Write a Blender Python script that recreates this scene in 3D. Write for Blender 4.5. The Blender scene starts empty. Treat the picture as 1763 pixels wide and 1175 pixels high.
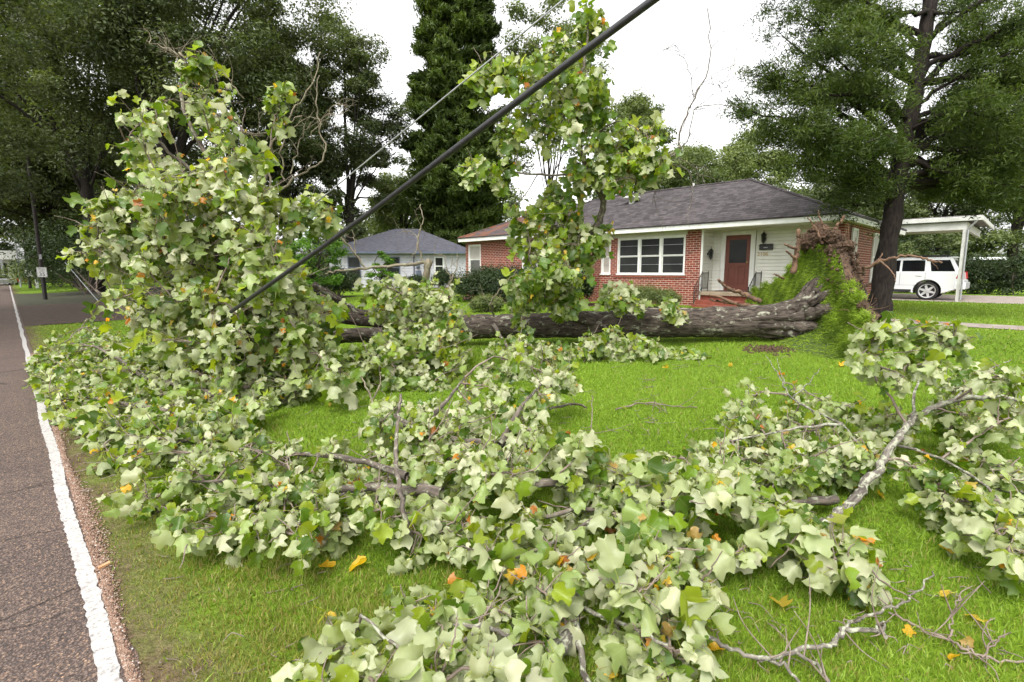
import bpy, math, random
import numpy as np
from mathutils import Vector, Matrix

# ------------------------------------------------------------------ camera, sky, sun, exposure
SC = bpy.context.scene
RNG = np.random.default_rng(7)
random.seed(7)
W, H, F = 1763.0, 1175.0, 881.5
PITCH = math.atan(119 / F)
AZ = math.radians(44.4)
CH = 1.8
fw = np.array([math.sin(AZ) * math.cos(PITCH), math.cos(AZ) * math.cos(PITCH), -math.sin(PITCH)])
rt = np.array([math.cos(AZ), -math.sin(AZ), 0.0])
up = np.cross(rt, fw)
CAM = np.array([0.0, 0.0, CH])

cd = bpy.data.cameras.new('camera')
cam = bpy.data.objects.new('camera', cd)
SC.collection.objects.link(cam)
cd.sensor_width = 36
cd.lens = 18.0
cd.clip_start = 0.05
cd.clip_end = 1500
cd.dof.use_dof = True
cd.dof.focus_distance = 8.5
cd.dof.aperture_fstop = 5.0
m = Matrix.Identity(4)
for i in range(3):
    m[i][0], m[i][1], m[i][2], m[i][3] = rt[i], up[i], -fw[i], CAM[i]
cam.matrix_world = m
SC.camera = cam

SUN_EL, SUN_AZ = math.radians(58), math.radians(250)      # azimuth clockwise from +Y
world = bpy.data.worlds.new('World')
SC.world = world
world.use_nodes = True
wn = world.node_tree
bg = wn.nodes['Background']
sky = wn.nodes.new('ShaderNodeTexSky')
sky.sky_type = 'NISHITA'
sky.sun_disc = False
sky.sun_elevation = SUN_EL
sky.sun_rotation = SUN_AZ
sky.air_density = 1.0
sky.dust_density = 3.0
hs = wn.nodes.new('ShaderNodeHueSaturation')
hs.inputs['Saturation'].default_value = 0.03               # overcast: grey-white cloud light
wn.links.new(sky.outputs[0], hs.inputs['Color'])
wn.links.new(hs.outputs[0], bg.inputs['Color'])
bg.inputs['Strength'].default_value = 0.15
ld = bpy.data.lights.new('sun', 'SUN')
ld.energy = 0.8
ld.angle = math.radians(25)
ld.color = (1.0, 0.95, 0.86)
sun = bpy.data.objects.new('sun', ld)
SC.collection.objects.link(sun)
sd = Vector((math.sin(SUN_AZ) * math.cos(SUN_EL), math.cos(SUN_AZ) * math.cos(SUN_EL), math.sin(SUN_EL)))
sun.rotation_euler = sd.to_track_quat('Z', 'Y').to_euler()
sun.location = (-5, -5, 30)
SC.view_settings.view_transform = 'Standard'
SC.view_settings.look = 'None'
SC.view_settings.gamma = 1
SC.view_settings.exposure = 1.5
SC.render.engine = 'CYCLES'
SC.cycles.max_bounces = 8
SC.cycles.diffuse_bounces = 3
SC.cycles.transmission_bounces = 4
SC.cycles.transparent_max_bounces = 4

# ------------------------------------------------------------------ helpers
def ray(px, py):
    return fw + rt * ((px - W / 2) / F) - up * ((py - H / 2) / F)
def at(px, py, d):
    return CAM + ray(px, py) * d
def onx(px, py, x):
    r = ray(px, py); return CAM + r * (x / r[0])
def ony(px, py, y):
    r = ray(px, py); return CAM + r * (y / r[1])
def zg(x, y=0):
    t = np.clip((np.asarray(x, float) - 0.5) / 14.5, 0, 1)
    return 0.65 * t * t * (3 - 2 * t)
def grd(px, py, h=0.0):
    """world point where the view ray meets the terrain raised by h"""
    r = ray(px, py); t = 2.0
    for _ in range(40):
        p = CAM + r * t
        t = max(0.3, t + ((zg(p[0]) + h) - p[2]) / r[2] * 0.7)
    return CAM + r * t
def depth(p):
    return float((np.asarray(p) - CAM) @ fw)

def tag(o, label=None, cat=None, group=None, kind=None):
    if label: o['label'] = label
    if cat: o['category'] = cat
    if group: o['group'] = group
    if kind: o['kind'] = kind
    return o
def empty(name, loc, label=None, cat=None, group=None, rz=0.0, kind=None):
    o = bpy.data.objects.new(name, None)
    SC.collection.objects.link(o)
    o.location = tuple(float(v) for v in loc)
    o.rotation_euler = (0, 0, rz)
    o.empty_display_size = 0.2
    return tag(o, label, cat, group, kind)
def link(name, me, material, parent=None, world_coords=True):
    """link a mesh; when its coordinates are world coordinates, keep it in place under its parent"""
    o = bpy.data.objects.new(name, me)
    SC.collection.objects.link(o)
    if material is not None:
        for mm in (material if isinstance(material, (list, tuple)) else [material]):
            me.materials.append(mm)
    if parent is not None:
        o.parent = parent
        if world_coords:
            pm = Matrix.Identity(4); q = parent
            chain = []
            while q is not None:
                chain.append(q); q = q.parent
            for q in reversed(chain):
                pm = pm @ q.matrix_parent_inverse @ Matrix.LocRotScale(q.location, q.rotation_euler, q.scale)
            o.matrix_parent_inverse = pm.inverted()
    return o
def npmesh(name, verts, faces, smooth=False, attrs=None, vattrs=None, cattrs=None):
    """faces: (n,k) array or list of such arrays"""
    me = bpy.data.meshes.new(name)
    verts = np.asarray(verts, np.float32)
    fl = faces if isinstance(faces, list) else [faces]
    fl = [np.asarray(f, np.int32) for f in fl if len(f)]
    me.vertices.add(len(verts)); me.vertices.foreach_set('co', verts.ravel())
    loops = np.concatenate([f.ravel() for f in fl])
    starts, s = [], 0
    for f in fl:
        starts.append(s + np.arange(len(f)) * f.shape[1]); s += f.size
    starts = np.concatenate(starts).astype(np.int32)
    me.loops.add(len(loops)); me.loops.foreach_set('vertex_index', loops)
    me.polygons.add(len(starts)); me.polygons.foreach_set('loop_start', starts)
    if smooth:
        me.polygons.foreach_set('use_smooth', np.ones(len(starts), bool))
    for k, v in (attrs or {}).items():
        a = me.attributes.new(k, 'FLOAT', 'POINT'); a.data.foreach_set('value', np.asarray(v, np.float32).ravel())
    for k, v in (vattrs or {}).items():
        a = me.attributes.new(k, 'FLOAT_VECTOR', 'POINT'); a.data.foreach_set('vector', np.asarray(v, np.float32).ravel())
    for k, v in (cattrs or {}).items():
        v = np.asarray(v, np.float32)
        if v.shape[1] == 3: v = np.concatenate([v, np.ones((len(v), 1), np.float32)], 1)
        a = me.attributes.new(k, 'FLOAT_COLOR', 'POINT'); a.data.foreach_set('color', v.ravel())
    me.update(calc_edges=True)
    return me

class MB:
    """collects simple solids into one mesh"""
    def __init__(s): s.v, s.f = [], []
    def add(s, vs, fs):
        n = len(s.v); s.v += [tuple(float(c) for c in v) for v in vs]; s.f += [tuple(i + n for i in f) for f in fs]; return s
    def box(s, a, b):
        x0, y0, z0 = [min(a[i], b[i]) for i in range(3)]; x1, y1, z1 = [max(a[i], b[i]) for i in range(3)]
        return s.add([(x0,y0,z0),(x1,y0,z0),(x1,y1,z0),(x0,y1,z0),(x0,y0,z1),(x1,y0,z1),(x1,y1,z1),(x0,y1,z1)],
                     [(0,3,2,1),(4,5,6,7),(0,1,5,4),(1,2,6,5),(2,3,7,6),(3,0,4,7)])
    def prism(s, pts, d):
        """polygon (3D points) pushed by vector d"""
        n = len(pts); d = np.asarray(d, float)
        vs = [np.asarray(p, float) for p in pts] + [np.asarray(p, float) + d for p in pts]
        fs = [tuple(range(n))[::-1], tuple(range(n, 2 * n))] + [(i, (i + 1) % n, n + (i + 1) % n, n + i) for i in range(n)]
        return s.add(vs, fs)
    def bar(s, a, b, r, n=8, r2=None):
        a, b = np.asarray(a, float), np.asarray(b, float); r2 = r if r2 is None else r2
        d = b - a; d = d / np.linalg.norm(d)
        u = np.cross(d, (0, 0, 1) if abs(d[2]) < .9 else (1, 0, 0)); u /= np.linalg.norm(u); w = np.cross(d, u)
        ring = [(math.cos(t), math.sin(t)) for t in np.linspace(0, 2 * math.pi, n, endpoint=False)]
        vs = [a + (u * c + w * q) * r for c, q in ring] + [b + (u * c + w * q) * r2 for c, q in ring]
        return s.add(vs, [tuple(range(n))[::-1], tuple(range(n, 2 * n))] + [(i, (i + 1) % n, n + (i + 1) % n, n + i) for i in range(n)])
    def lathe(s, c, prof, n=24, axis=2):
        """profile of (radius, height) spun round an axis through c"""
        c = np.asarray(c, float); vs = []
        for r, h in prof:
            for k in range(n):
                t = 2 * math.pi * k / n; p = [0, 0, 0]
                p[axis] = h; p[(axis + 1) % 3] = r * math.cos(t); p[(axis + 2) % 3] = r * math.sin(t)
                vs.append(c + p)
        fs = [(i * n + k, i * n + (k + 1) % n, (i + 1) * n + (k + 1) % n, (i + 1) * n + k) for i in range(len(prof) - 1) for k in range(n)]
        return s.add(vs, fs)
    def build(s, name, material, parent=None, bevel=0, smooth=False, world_coords=True):
        me = bpy.data.meshes.new(name); me.from_pydata(s.v, [], s.f)
        import bmesh
        bm = bmesh.new(); bm.from_mesh(me); bmesh.ops.recalc_face_normals(bm, faces=bm.faces); bm.to_mesh(me); bm.free()
        if smooth: me.polygons.foreach_set('use_smooth', np.ones(len(me.polygons), bool))
        me.update()
        o = link(name, me, material, parent, world_coords)
        if bevel:
            b = o.modifiers.new('bevel', 'BEVEL'); b.width = bevel; b.segments = 2; b.limit_method = 'ANGLE'
        return o

# ------------------------------------------------------------------ materials
def newmat(name):
    mt = bpy.data.materials.new(name); mt.use_nodes = True
    nt = mt.node_tree; return mt, nt, nt.nodes['Principled BSDF']
def nd(nt, typ, **kw):
    n = nt.nodes.new(typ)
    for k, v in kw.items():
        if k in n.inputs: n.inputs[k].default_value = v
        else: setattr(n, k, v)
    return n
def rgb(c): return (*c, 1.0)
def coords(nt, kind='Object', scale=(1, 1, 1)):
    mp = nd(nt, 'ShaderNodeMapping'); mp.inputs['Scale'].default_value = scale
    if kind in ('Object', 'Generated', 'UV'):
        tc = nd(nt, 'ShaderNodeTexCoord'); nt.links.new(tc.outputs[kind], mp.inputs[0])
    elif kind == 'World':
        g = nd(nt, 'ShaderNodeNewGeometry'); nt.links.new(g.outputs['Position'], mp.inputs[0])
    else:
        at_ = nd(nt, 'ShaderNodeAttribute', attribute_name=kind); nt.links.new(at_.outputs['Vector'], mp.inputs[0])
    return mp.outputs[0]
def noise(nt, vec, scale, detail=5, rough=.55):
    n = nd(nt, 'ShaderNodeTexNoise'); n.inputs['Scale'].default_value = scale; n.inputs['Detail'].default_value = detail
    n.inputs['Roughness'].default_value = rough; nt.links.new(vec, n.inputs['Vector']); return n.outputs['Fac']
def ramp(nt, fac, stops):
    r = nd(nt, 'ShaderNodeValToRGB'); e = r.color_ramp.elements
    while len(e) < len(stops): e.new(0.5)
    for i, (p, c) in enumerate(stops):
        e[i].position = p; e[i].color = rgb(c) if len(c) == 3 else c
    nt.links.new(fac, r.inputs[0]); return r.outputs[0]
def mix(nt, fac, a, b, mode='MIX'):
    n = nd(nt, 'ShaderNodeMix', data_type='RGBA', blend_type=mode)
    for sock, v in ((n.inputs[0], fac), (n.inputs[6], a), (n.inputs[7], b)):
        if hasattr(v, 'links'): nt.links.new(v, sock)
        else: sock.default_value = v if isinstance(v, (int, float)) else rgb(v)
    return n.outputs[2]
def bump(nt, bsdf, h, strength=.4, dist=.02):
    b = nd(nt, 'ShaderNodeBump'); b.inputs['Strength'].default_value = strength; b.inputs['Distance'].default_value = dist
    nt.links.new(h, b.inputs['Height']); nt.links.new(b.outputs[0], bsdf.inputs['Normal'])
def mat(name, c1, c2=None, scale=6, rough=.6, bmp=0, dist=.01, kind='Object', sc=(1, 1, 1), lo=.35, hi=.65, metal=0, spec=.5, bscale=None):
    mt, nt, b = newmat(name)
    b.inputs['Roughness'].default_value = rough; b.inputs['Metallic'].default_value = metal
    b.inputs['Specular IOR Level'].default_value = spec
    c2 = c2 or tuple(v * .8 for v in c1)
    v = coords(nt, kind, sc); f = noise(nt, v, scale)
    nt.links.new(ramp(nt, f, [(lo, c2), (hi, c1)]), b.inputs['Base Color'])
    if bmp: bump(nt, b, noise(nt, v, bscale or scale * 4), bmp, dist)
    return mt

def bark_mat(name, dark, light, lichen, amount=.55, ridge=1.0, lich_scale=9):
    mt, nt, b = newmat(name); b.inputs['Roughness'].default_value = .9; b.inputs['Specular IOR Level'].default_value = .2
    v = coords(nt, 'bark', (1, 1, .22)); v2 = coords(nt, 'bark', (1, 1, .6))
    f = noise(nt, v, 26, 6, .65); c = ramp(nt, f, [(.36, dark), (.62, light)])
    l = noise(nt, v2, lich_scale, 6, .7); l2 = noise(nt, v2, 60, 3)
    lm = ramp(nt, l, [(amount, (0, 0, 0)), (amount + .07, (1, 1, 1))])
    lc = mix(nt, l2, tuple(q * .7 for q in lichen), lichen)
    nt.links.new(mix(nt, lm, c, lc), b.inputs['Base Color'])
    bump(nt, b, f, .9, .03 * ridge); return mt

M = {}
M['bark'] = bark_mat('poplar_bark', (.018, .014, .011), (.11, .088, .072), (.34, .34, .26), .565)
M['limb'] = bark_mat('limb_bark', (.055, .045, .038), (.17, .14, .115), (.33, .34, .25), .55, .35, 26)
M['lichen_limb'] = bark_mat('lichen_limb_bark', (.075, .065, .055), (.22, .195, .165), (.40, .41, .31), .50, .35, 30)
M['oakbark'] = bark_mat('oak_bark', (.014, .012, .01), (.05, .042, .035), (.07, .08, .05), .62)
M['cedarbark'] = bark_mat('cedar_bark', (.007, .0055, .0045), (.028, .021, .017), (.035, .035, .026), .68)
M['deadtwig'] = bark_mat('dead_twig', (.13, .11, .08), (.27, .23, .165), (.34, .36, .23), .55, .1, 14)
M['twig'] = mat('twig_bark', (.26, .205, .17), (.13, .095, .075), 12, .8)
M['root'] = mat('root_skin', (.19, .11, .065), (.075, .042, .025), 9, .85, .5, .01)
M['soil'] = mat('root_soil', (.17, .10, .06), (.035, .02, .012), 26, .95, 1.0, .03, lo=.3, hi=.7)
M['cut'] = mat('cut_wood', (.62, .36, .2), (.5, .25, .12), 20, .8)

def leaf_mat():
    mt, nt, b = newmat('tulip_poplar_leaf')
    t = nd(nt, 'ShaderNodeAttribute', attribute_name='top_col'); u = nd(nt, 'ShaderNodeAttribute', attribute_name='und_col')
    g = nd(nt, 'ShaderNodeNewGeometry')
    c = mix(nt, g.outputs['Backfacing'], t.outputs['Color'], u.outputs['Color'])
    v = coords(nt, 'leafuv', (1, 1, 1))
    sx = nd(nt, 'ShaderNodeSeparateXYZ'); nt.links.new(v, sx.inputs[0])
    # side veins: a wave along the blade, slanting away from the midrib
    ab = nd(nt, 'ShaderNodeMath', operation='ABSOLUTE'); nt.links.new(sx.outputs[0], ab.inputs[0])
    k = nd(nt, 'ShaderNodeMath', operation='MULTIPLY_ADD'); nt.links.new(ab.outputs[0], k.inputs[0]); k.inputs[1].default_value = -.7; nt.links.new(sx.outputs[1], k.inputs[2])
    s = nd(nt, 'ShaderNodeMath', operation='MULTIPLY'); nt.links.new(k.outputs[0], s.inputs[0]); s.inputs[1].default_value = 42
    w = nd(nt, 'ShaderNodeMath', operation='SINE'); nt.links.new(s.outputs[0], w.inputs[0])
    vm = ramp(nt, w.outputs[0], [(.90, (0, 0, 0)), (1.0, (1, 1, 1))])
    mr = nd(nt, 'ShaderNodeMapRange'); nt.links.new(ab.outputs[0], mr.inputs[0]); mr.inputs[1].default_value = .012; mr.inputs[2].default_value = .03; mr.inputs[3].default_value = 1; mr.inputs[4].default_value = 0
    c2 = mix(nt, .16, c, (.55, .6, .25))
    vv = mix(nt, vm, (0, 0, 0), (.55, .55, .55)); vx = nd(nt, 'ShaderNodeMath', operation='MAXIMUM'); nt.links.new(vv, vx.inputs[0]); nt.links.new(mr.outputs[0], vx.inputs[1])
    c = mix(nt, vx.outputs[0], c, c2)
    n1 = noise(nt, coords(nt, 'World'), 30, 3); c = mix(nt, ramp(nt, n1, [(.3, (.1, .1, .1)), (.7, (0, 0, 0))]), c, (.12, .14, .03), 'MIX')
    nt.links.new(c, b.inputs['Base Color']); b.inputs['Roughness'].default_value = .38; b.inputs['Specular IOR Level'].default_value = .45
    tr = nd(nt, 'ShaderNodeBsdfTranslucent')
    gm = nd(nt, 'ShaderNodeGamma'); gm.inputs[1].default_value = 1.0
    tc = mix(nt, .72, c, t.outputs['Color']); nt.links.new(mix(nt, 1.0, tc, (2.1, 1.95, .5), 'MULTIPLY'), tr.inputs['Color'])
    ms = nd(nt, 'ShaderNodeMixShader'); ms.inputs[0].default_value = .42
    nt.links.new(b.outputs[0], ms.inputs[1]); nt.links.new(tr.outputs[0], ms.inputs[2])
    nt.links.new(ms.outputs[0], nt.nodes['Material Output'].inputs['Surface'])
    return mt
M['leaf'] = leaf_mat()

def foliage_mat(name, dark, light, trans=.25, rough=.55, spec=.3):
    mt, nt, b = newmat(name)
    a = nd(nt, 'ShaderNodeAttribute', attribute_name='tone')
    c = ramp(nt, a.outputs['Fac'], [(0, dark), (1, light)])
    nt.links.new(c, b.inputs['Base Color']); b.inputs['Roughness'].default_value = rough; b.inputs['Specular IOR Level'].default_value = spec
    tr = nd(nt, 'ShaderNodeBsdfTranslucent'); nt.links.new(mix(nt, 1.0, c, (1.5, 1.6, .6), 'MULTIPLY'), tr.inputs['Color'])
    ms = nd(nt, 'ShaderNodeMixShader'); ms.inputs[0].default_value = trans
    nt.links.new(b.outputs[0], ms.inputs[1]); nt.links.new(tr.outputs[0], ms.inputs[2])
    nt.links.new(ms.outputs[0], nt.nodes['Material Output'].inputs['Surface'])
    return mt
M['oak'] = foliage_mat('live_oak_leaf', (.042, .058, .024), (.155, .19, .075), .32)
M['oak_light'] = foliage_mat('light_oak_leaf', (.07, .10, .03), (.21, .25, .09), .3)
M['juniper'] = foliage_mat('juniper_spray', (.030, .052, .010), (.115, .165, .028), .28)
M['cedar'] = foliage_mat('cedar_spray', (.024, .044, .008), (.105, .15, .026), .3)
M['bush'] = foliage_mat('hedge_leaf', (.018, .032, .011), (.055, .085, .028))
M['fern'] = foliage_mat('feathery_leaf', (.06, .13, .015), (.14, .28, .03), .35)
M['grass'] = foliage_mat('lawn_blade', (.085, .145, .014), (.27, .39, .045), .33, .5, .3)
M['turf'] = foliage_mat('turf_blade', (.075, .125, .012), (.28, .40, .04), .25, .6, .2)

# ------------------------------------------------------------------ the ground, road, paths
def sheet(xs, ys, zoff, jit=None):
    X, Y = np.meshgrid(xs, ys, indexing='ij')
    if jit is not None: X = X + jit(X, Y)
    V = np.stack([X, Y, zg(X) + zoff], -1).reshape(-1, 3)
    nx, ny = len(xs), len(ys); i = np.arange(nx * ny).reshape(nx, ny)
    Fc = np.stack([i[:-1, :-1], i[1:, :-1], i[1:, 1:], i[:-1, 1:]], -1).reshape(-1, 4)
    return V, Fc

def ground_mat():
    mt, nt, b = newmat('lawn_soil'); b.inputs['Roughness'].default_value = .95; b.inputs['Specular IOR Level'].default_value = .1
    v = coords(nt, 'World'); sx = nd(nt, 'ShaderNodeSeparateXYZ'); nt.links.new(v, sx.inputs[0])
    g = ramp(nt, noise(nt, v, 28, 6, .7), [(.3, (.05, .10, .010)), (.7, (.18, .29, .02))])
    g = mix(nt, ramp(nt, noise(nt, v, .6, 3), [(.4, (0, 0, 0)), (.65, (.5, .5, .5))]), g, (.17, .25, .025))
    br = ramp(nt, noise(nt, v, 20, 6, .7), [(.3, (.05, .035, .02)), (.7, (.2, .15, .09))])
    n = noise(nt, v, 2.2, 5, .7)
    ad = nd(nt, 'ShaderNodeMath', operation='MULTIPLY_ADD'); nt.links.new(n, ad.inputs[0]); ad.inputs[1].default_value = -1.6; nt.links.new(sx.outputs[0], ad.inputs[2])
    mr = nd(nt, 'ShaderNodeMapRange'); nt.links.new(ad.outputs[0], mr.inputs[0]); mr.inputs[1].default_value = -.6; mr.inputs[2].default_value = .1
    nt.links.new(mix(nt, mr.outputs[0], br, g), b.inputs['Base Color'])
    bump(nt, b, noise(nt, v, 60, 5), .8, .03); return mt
xs = np.concatenate([[-150, -60, -20, -8], np.linspace(-1, 17, 46), [20, 25, 35, 60, 120, 300]])
ys = np.concatenate([[-120, -60, -20], np.linspace(-10, 60, 36), [80, 120, 200, 400]])
V, Fc = sheet(xs, ys, 0)
tag(link('lawn_ground', npmesh('lawn_ground', V, Fc, True), ground_mat()), kind='structure')

def road_mat():
    mt, nt, b = newmat('asphalt'); b.inputs['Roughness'].default_value = .75; b.inputs['Specular IOR Level'].default_value = .35
    v = coords(nt, 'World')
    vo = nd(nt, 'ShaderNodeTexVoronoi'); vo.inputs['Scale'].default_value = 95; nt.links.new(v, vo.inputs['Vector'])
    st = ramp(nt, vo.outputs['Color'], [(.0, (.065, .053, .047)), (.45, (.145, .112, .098)), (.8, (.26, .19, .15)), (.93, (.44, .30, .2))])
    dk = ramp(nt, vo.outputs['Distance'], [(.25, (1, 1, 1)), (.6, (.45, .42, .42))])
    c = mix(nt, 1.0, st, dk, 'MULTIPLY')
    c = mix(nt, .8, c, ramp(nt, noise(nt, v, 1.3, 4), [(.3, (.72, .7, .72)), (.7, (1, .97, .95))]), 'MULTIPLY')
    # transverse cracks
    vc = coords(nt, 'World', (.12, .55, 1)); vn = noise(nt, coords(nt, 'World'), 1.8, 4)
    vad = nd(nt, 'ShaderNodeVectorMath', operation='ADD'); nt.links.new(vc, vad.inputs[0]); cb = nd(nt, 'ShaderNodeCombineXYZ')
    ml = nd(nt, 'ShaderNodeMath', operation='MULTIPLY'); nt.links.new(vn, ml.inputs[0]); ml.inputs[1].default_value = .16
    nt.links.new(ml.outputs[0], cb.inputs[1]); nt.links.new(cb.outputs[0], vad.inputs[1])
    v3 = nd(nt, 'ShaderNodeTexVoronoi', feature='DISTANCE_TO_EDGE'); v3.inputs['Scale'].default_value = 1.5; nt.links.new(vad.outputs[0], v3.inputs['Vector'])
    cr = ramp(nt, v3.outputs['Distance'], [(.0, (.25, .25, .25)), (.008, (1, 1, 1))])
    c = mix(nt, 1.0, c, cr, 'MULTIPLY')
    nt.links.new(c, b.inputs['Base Color']); bump(nt, b, vo.outputs['Distance'], .5, .006); return mt
ys = np.concatenate([[-120, -30], np.linspace(-4, 30, 240), [45, 70, 110, 170, 300]])
V, Fc = sheet(np.array([-7.6, -3.5, -.5, .26]), ys, .004, lambda X, Y: np.where(X > .2, RNG.normal(0, .012, X.shape), 0))
tag(link('road', npmesh('road', V, Fc), road_mat()), kind='structure')

def paint_mat():
    mt, nt, b = newmat('road_paint'); b.inputs['Roughness'].default_value = .7
    v = coords(nt, 'World', (1, 1, 1))
    c = ramp(nt, noise(nt, v, 45, 5, .7), [(.32, (.20, .185, .18)), (.52, (.44, .42, .405))])
    vv = coords(nt, 'World', (.4, 7, 1)); cr = ramp(nt, noise(nt, vv, 2.2, 4, .75), [(.30, (.55, .52, .5)), (.36, (1, 1, 1))])
    nt.links.new(mix(nt, 1.0, c, cr, 'MULTIPLY'), b.inputs['Base Color']); bump(nt, b, noise(nt, v, 90, 3), .5, .004); return mt
yl = np.concatenate([np.linspace(-3, 14, 900), np.linspace(14.1, 60, 120), [90, 150]])
jl = RNG.normal(0, .0022, (2, len(yl))); jl = (jl + np.roll(jl, 1, 1)) 
V, Fc = sheet(np.array([.125, .205]), yl, .009, lambda X, Y: jl + .008 * np.sin(Y * 2.1) )
tag(link('road_edge_line', npmesh('road_edge_line', V, Fc), paint_mat()), kind='structure')

# loose gravel between the line and the grass: real little stones
def gravel_mat():
    mt, nt, b = newmat('gravel_stone'); a = nd(nt, 'ShaderNodeAttribute', attribute_name='tone'); b.inputs['Roughness'].default_value = .85
    nt.links.new(ramp(nt, a.outputs['Fac'], [(0, (.07, .045, .035)), (.5, (.26, .15, .10)), (.85, (.36, .28, .22)), (1, (.55, .5, .46))]), b.inputs['Base Color']); return mt
def stones(n, pts, rad):
    oct_ = np.array([(1,0,0),(-1,0,0),(0,1,0),(0,-1,0),(0,0,1),(0,0,-1)], float)
    of = np.array([(0,2,4),(2,1,4),(1,3,4),(3,0,4),(2,0,5),(1,2,5),(3,1,5),(0,3,5)])
    Vv = pts[:, None] + oct_[None] * rad[:, None, None] * RNG.uniform(.6, 1.3, (n, 6, 1)) * np.array([1, 1, .6])
    return Vv.reshape(-1, 3), (of[None] + (np.arange(n) * 6)[:, None, None]).reshape(-1, 3)
n = 26000
yy = np.exp(RNG.uniform(math.log(1.2), math.log(16), n)) - .6
xx = .215 + np.abs(RNG.normal(0, .038, n)) * (1 + .5 * np.sin(yy * 1.7)); rr = RNG.uniform(.003, .0075, n) * (.8 + yy * .09)
V, Fc = stones(n, np.stack([xx, yy, np.full(n, .006)], 1), rr)
tag(link('gravel', npmesh('gravel', V, Fc, attrs={'tone': np.repeat(np.clip(RNG.normal(.45, .25, n), 0, 1), 6)}), gravel_mat()), kind='stuff')

M['dirt'] = mat('dirt_drive', (.075, .045, .028), (.026, .016, .011), 5, .9, .6, .03, 'World')
M['concrete'] = mat('old_concrete', (.34, .29, .25), (.2, .165, .14), 3, .85, .3, .01, 'World')
M['mulch'] = mat('pine_mulch', (.10, .05, .028), (.035, .018, .011), 12, .95, .9, .03, 'World')
ys = np.linspace(23.5, 38, 20)
V, Fc = sheet(np.array([.26, 3, 6, 9, 12, 15]), ys, .006); tag(link('side_driveway', npmesh('side_driveway', V, Fc), M['dirt']), kind='structure')
V, Fc = sheet(np.array([.26, 3, 6, 9, 12, 15]), np.linspace(38.004, 58, 14), .006); tag(link('shaded_ground', npmesh('shaded_ground', V, Fc), mat('shade_toned_ground', (.05, .05, .02), (.022, .022, .012), 3, .95, .6, .03, 'World')), kind='structure')  # bare ground under the oaks, canopy shade put into its dark green-brown colour
V, Fc = sheet(np.array([14.3, 15.35]), np.linspace(-25, 8.7, 30), .012); tag(link('walkway', npmesh('walkway', V, Fc), M['concrete']), kind='structure')
V, Fc = sheet(np.array([25.9, 29, 34]), np.linspace(-40, 14, 30), .006); tag(link('carport_driveway', npmesh('carport_driveway', V, Fc), M['concrete']), kind='structure')
V, Fc = sheet(np.linspace(13.4, 15.4, 8), np.linspace(10.5, 20.5, 12), .008, lambda X, Y: np.where(X < 13.5, .35 * np.sin(Y * 1.3), 0)); tag(link('planting_bed', npmesh('planting_bed', V, Fc), M['mulch']), kind='structure')

# ------------------------------------------------------------------ the brick house
ZH = .65
def brick_mat(name, axes):
    mt, nt, b = newmat(name); b.inputs['Roughness'].default_value = .85; b.inputs['Specular IOR Level'].default_value = .25
    v = coords(nt, 'World'); sx = nd(nt, 'ShaderNodeSeparateXYZ'); nt.links.new(v, sx.inputs[0])
    cb = nd(nt, 'ShaderNodeCombineXYZ'); nt.links.new(sx.outputs[axes[0]], cb.inputs[0]); nt.links.new(sx.outputs[axes[1]], cb.inputs[1])
    t = nd(nt, 'ShaderNodeTexBrick', offset=.5); nt.links.new(cb.outputs[0], t.inputs['Vector'])
    for k, q in (('Scale', 1), ('Mortar Size', .0075), ('Mortar Smooth', .15), ('Bias', -.2), ('Brick Width', .215), ('Row Height', .075)): t.inputs[k].default_value = q
    t.inputs['Color1'].default_value = rgb((.24, .052, .032)); t.inputs['Color2'].default_value = rgb((.13, .032, .024)); t.inputs['Mortar'].default_value = rgb((.52, .43, .37))
    c = mix(nt, 1.0, t.outputs['Color'], ramp(nt, noise(nt, v, 9, 5), [(.3, (.75, .72, .7)), (.7, (1.15, 1.1, 1.05))]), 'MULTIPLY')
    nt.links.new(c, b.inputs['Base Color']); bump(nt, b, t.outputs['Fac'], -.6, .008); return mt
M['brick_y'] = brick_mat('red_brick_front', (1, 2)); M['brick_x'] = brick_mat('red_brick_end', (0, 2))
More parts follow.
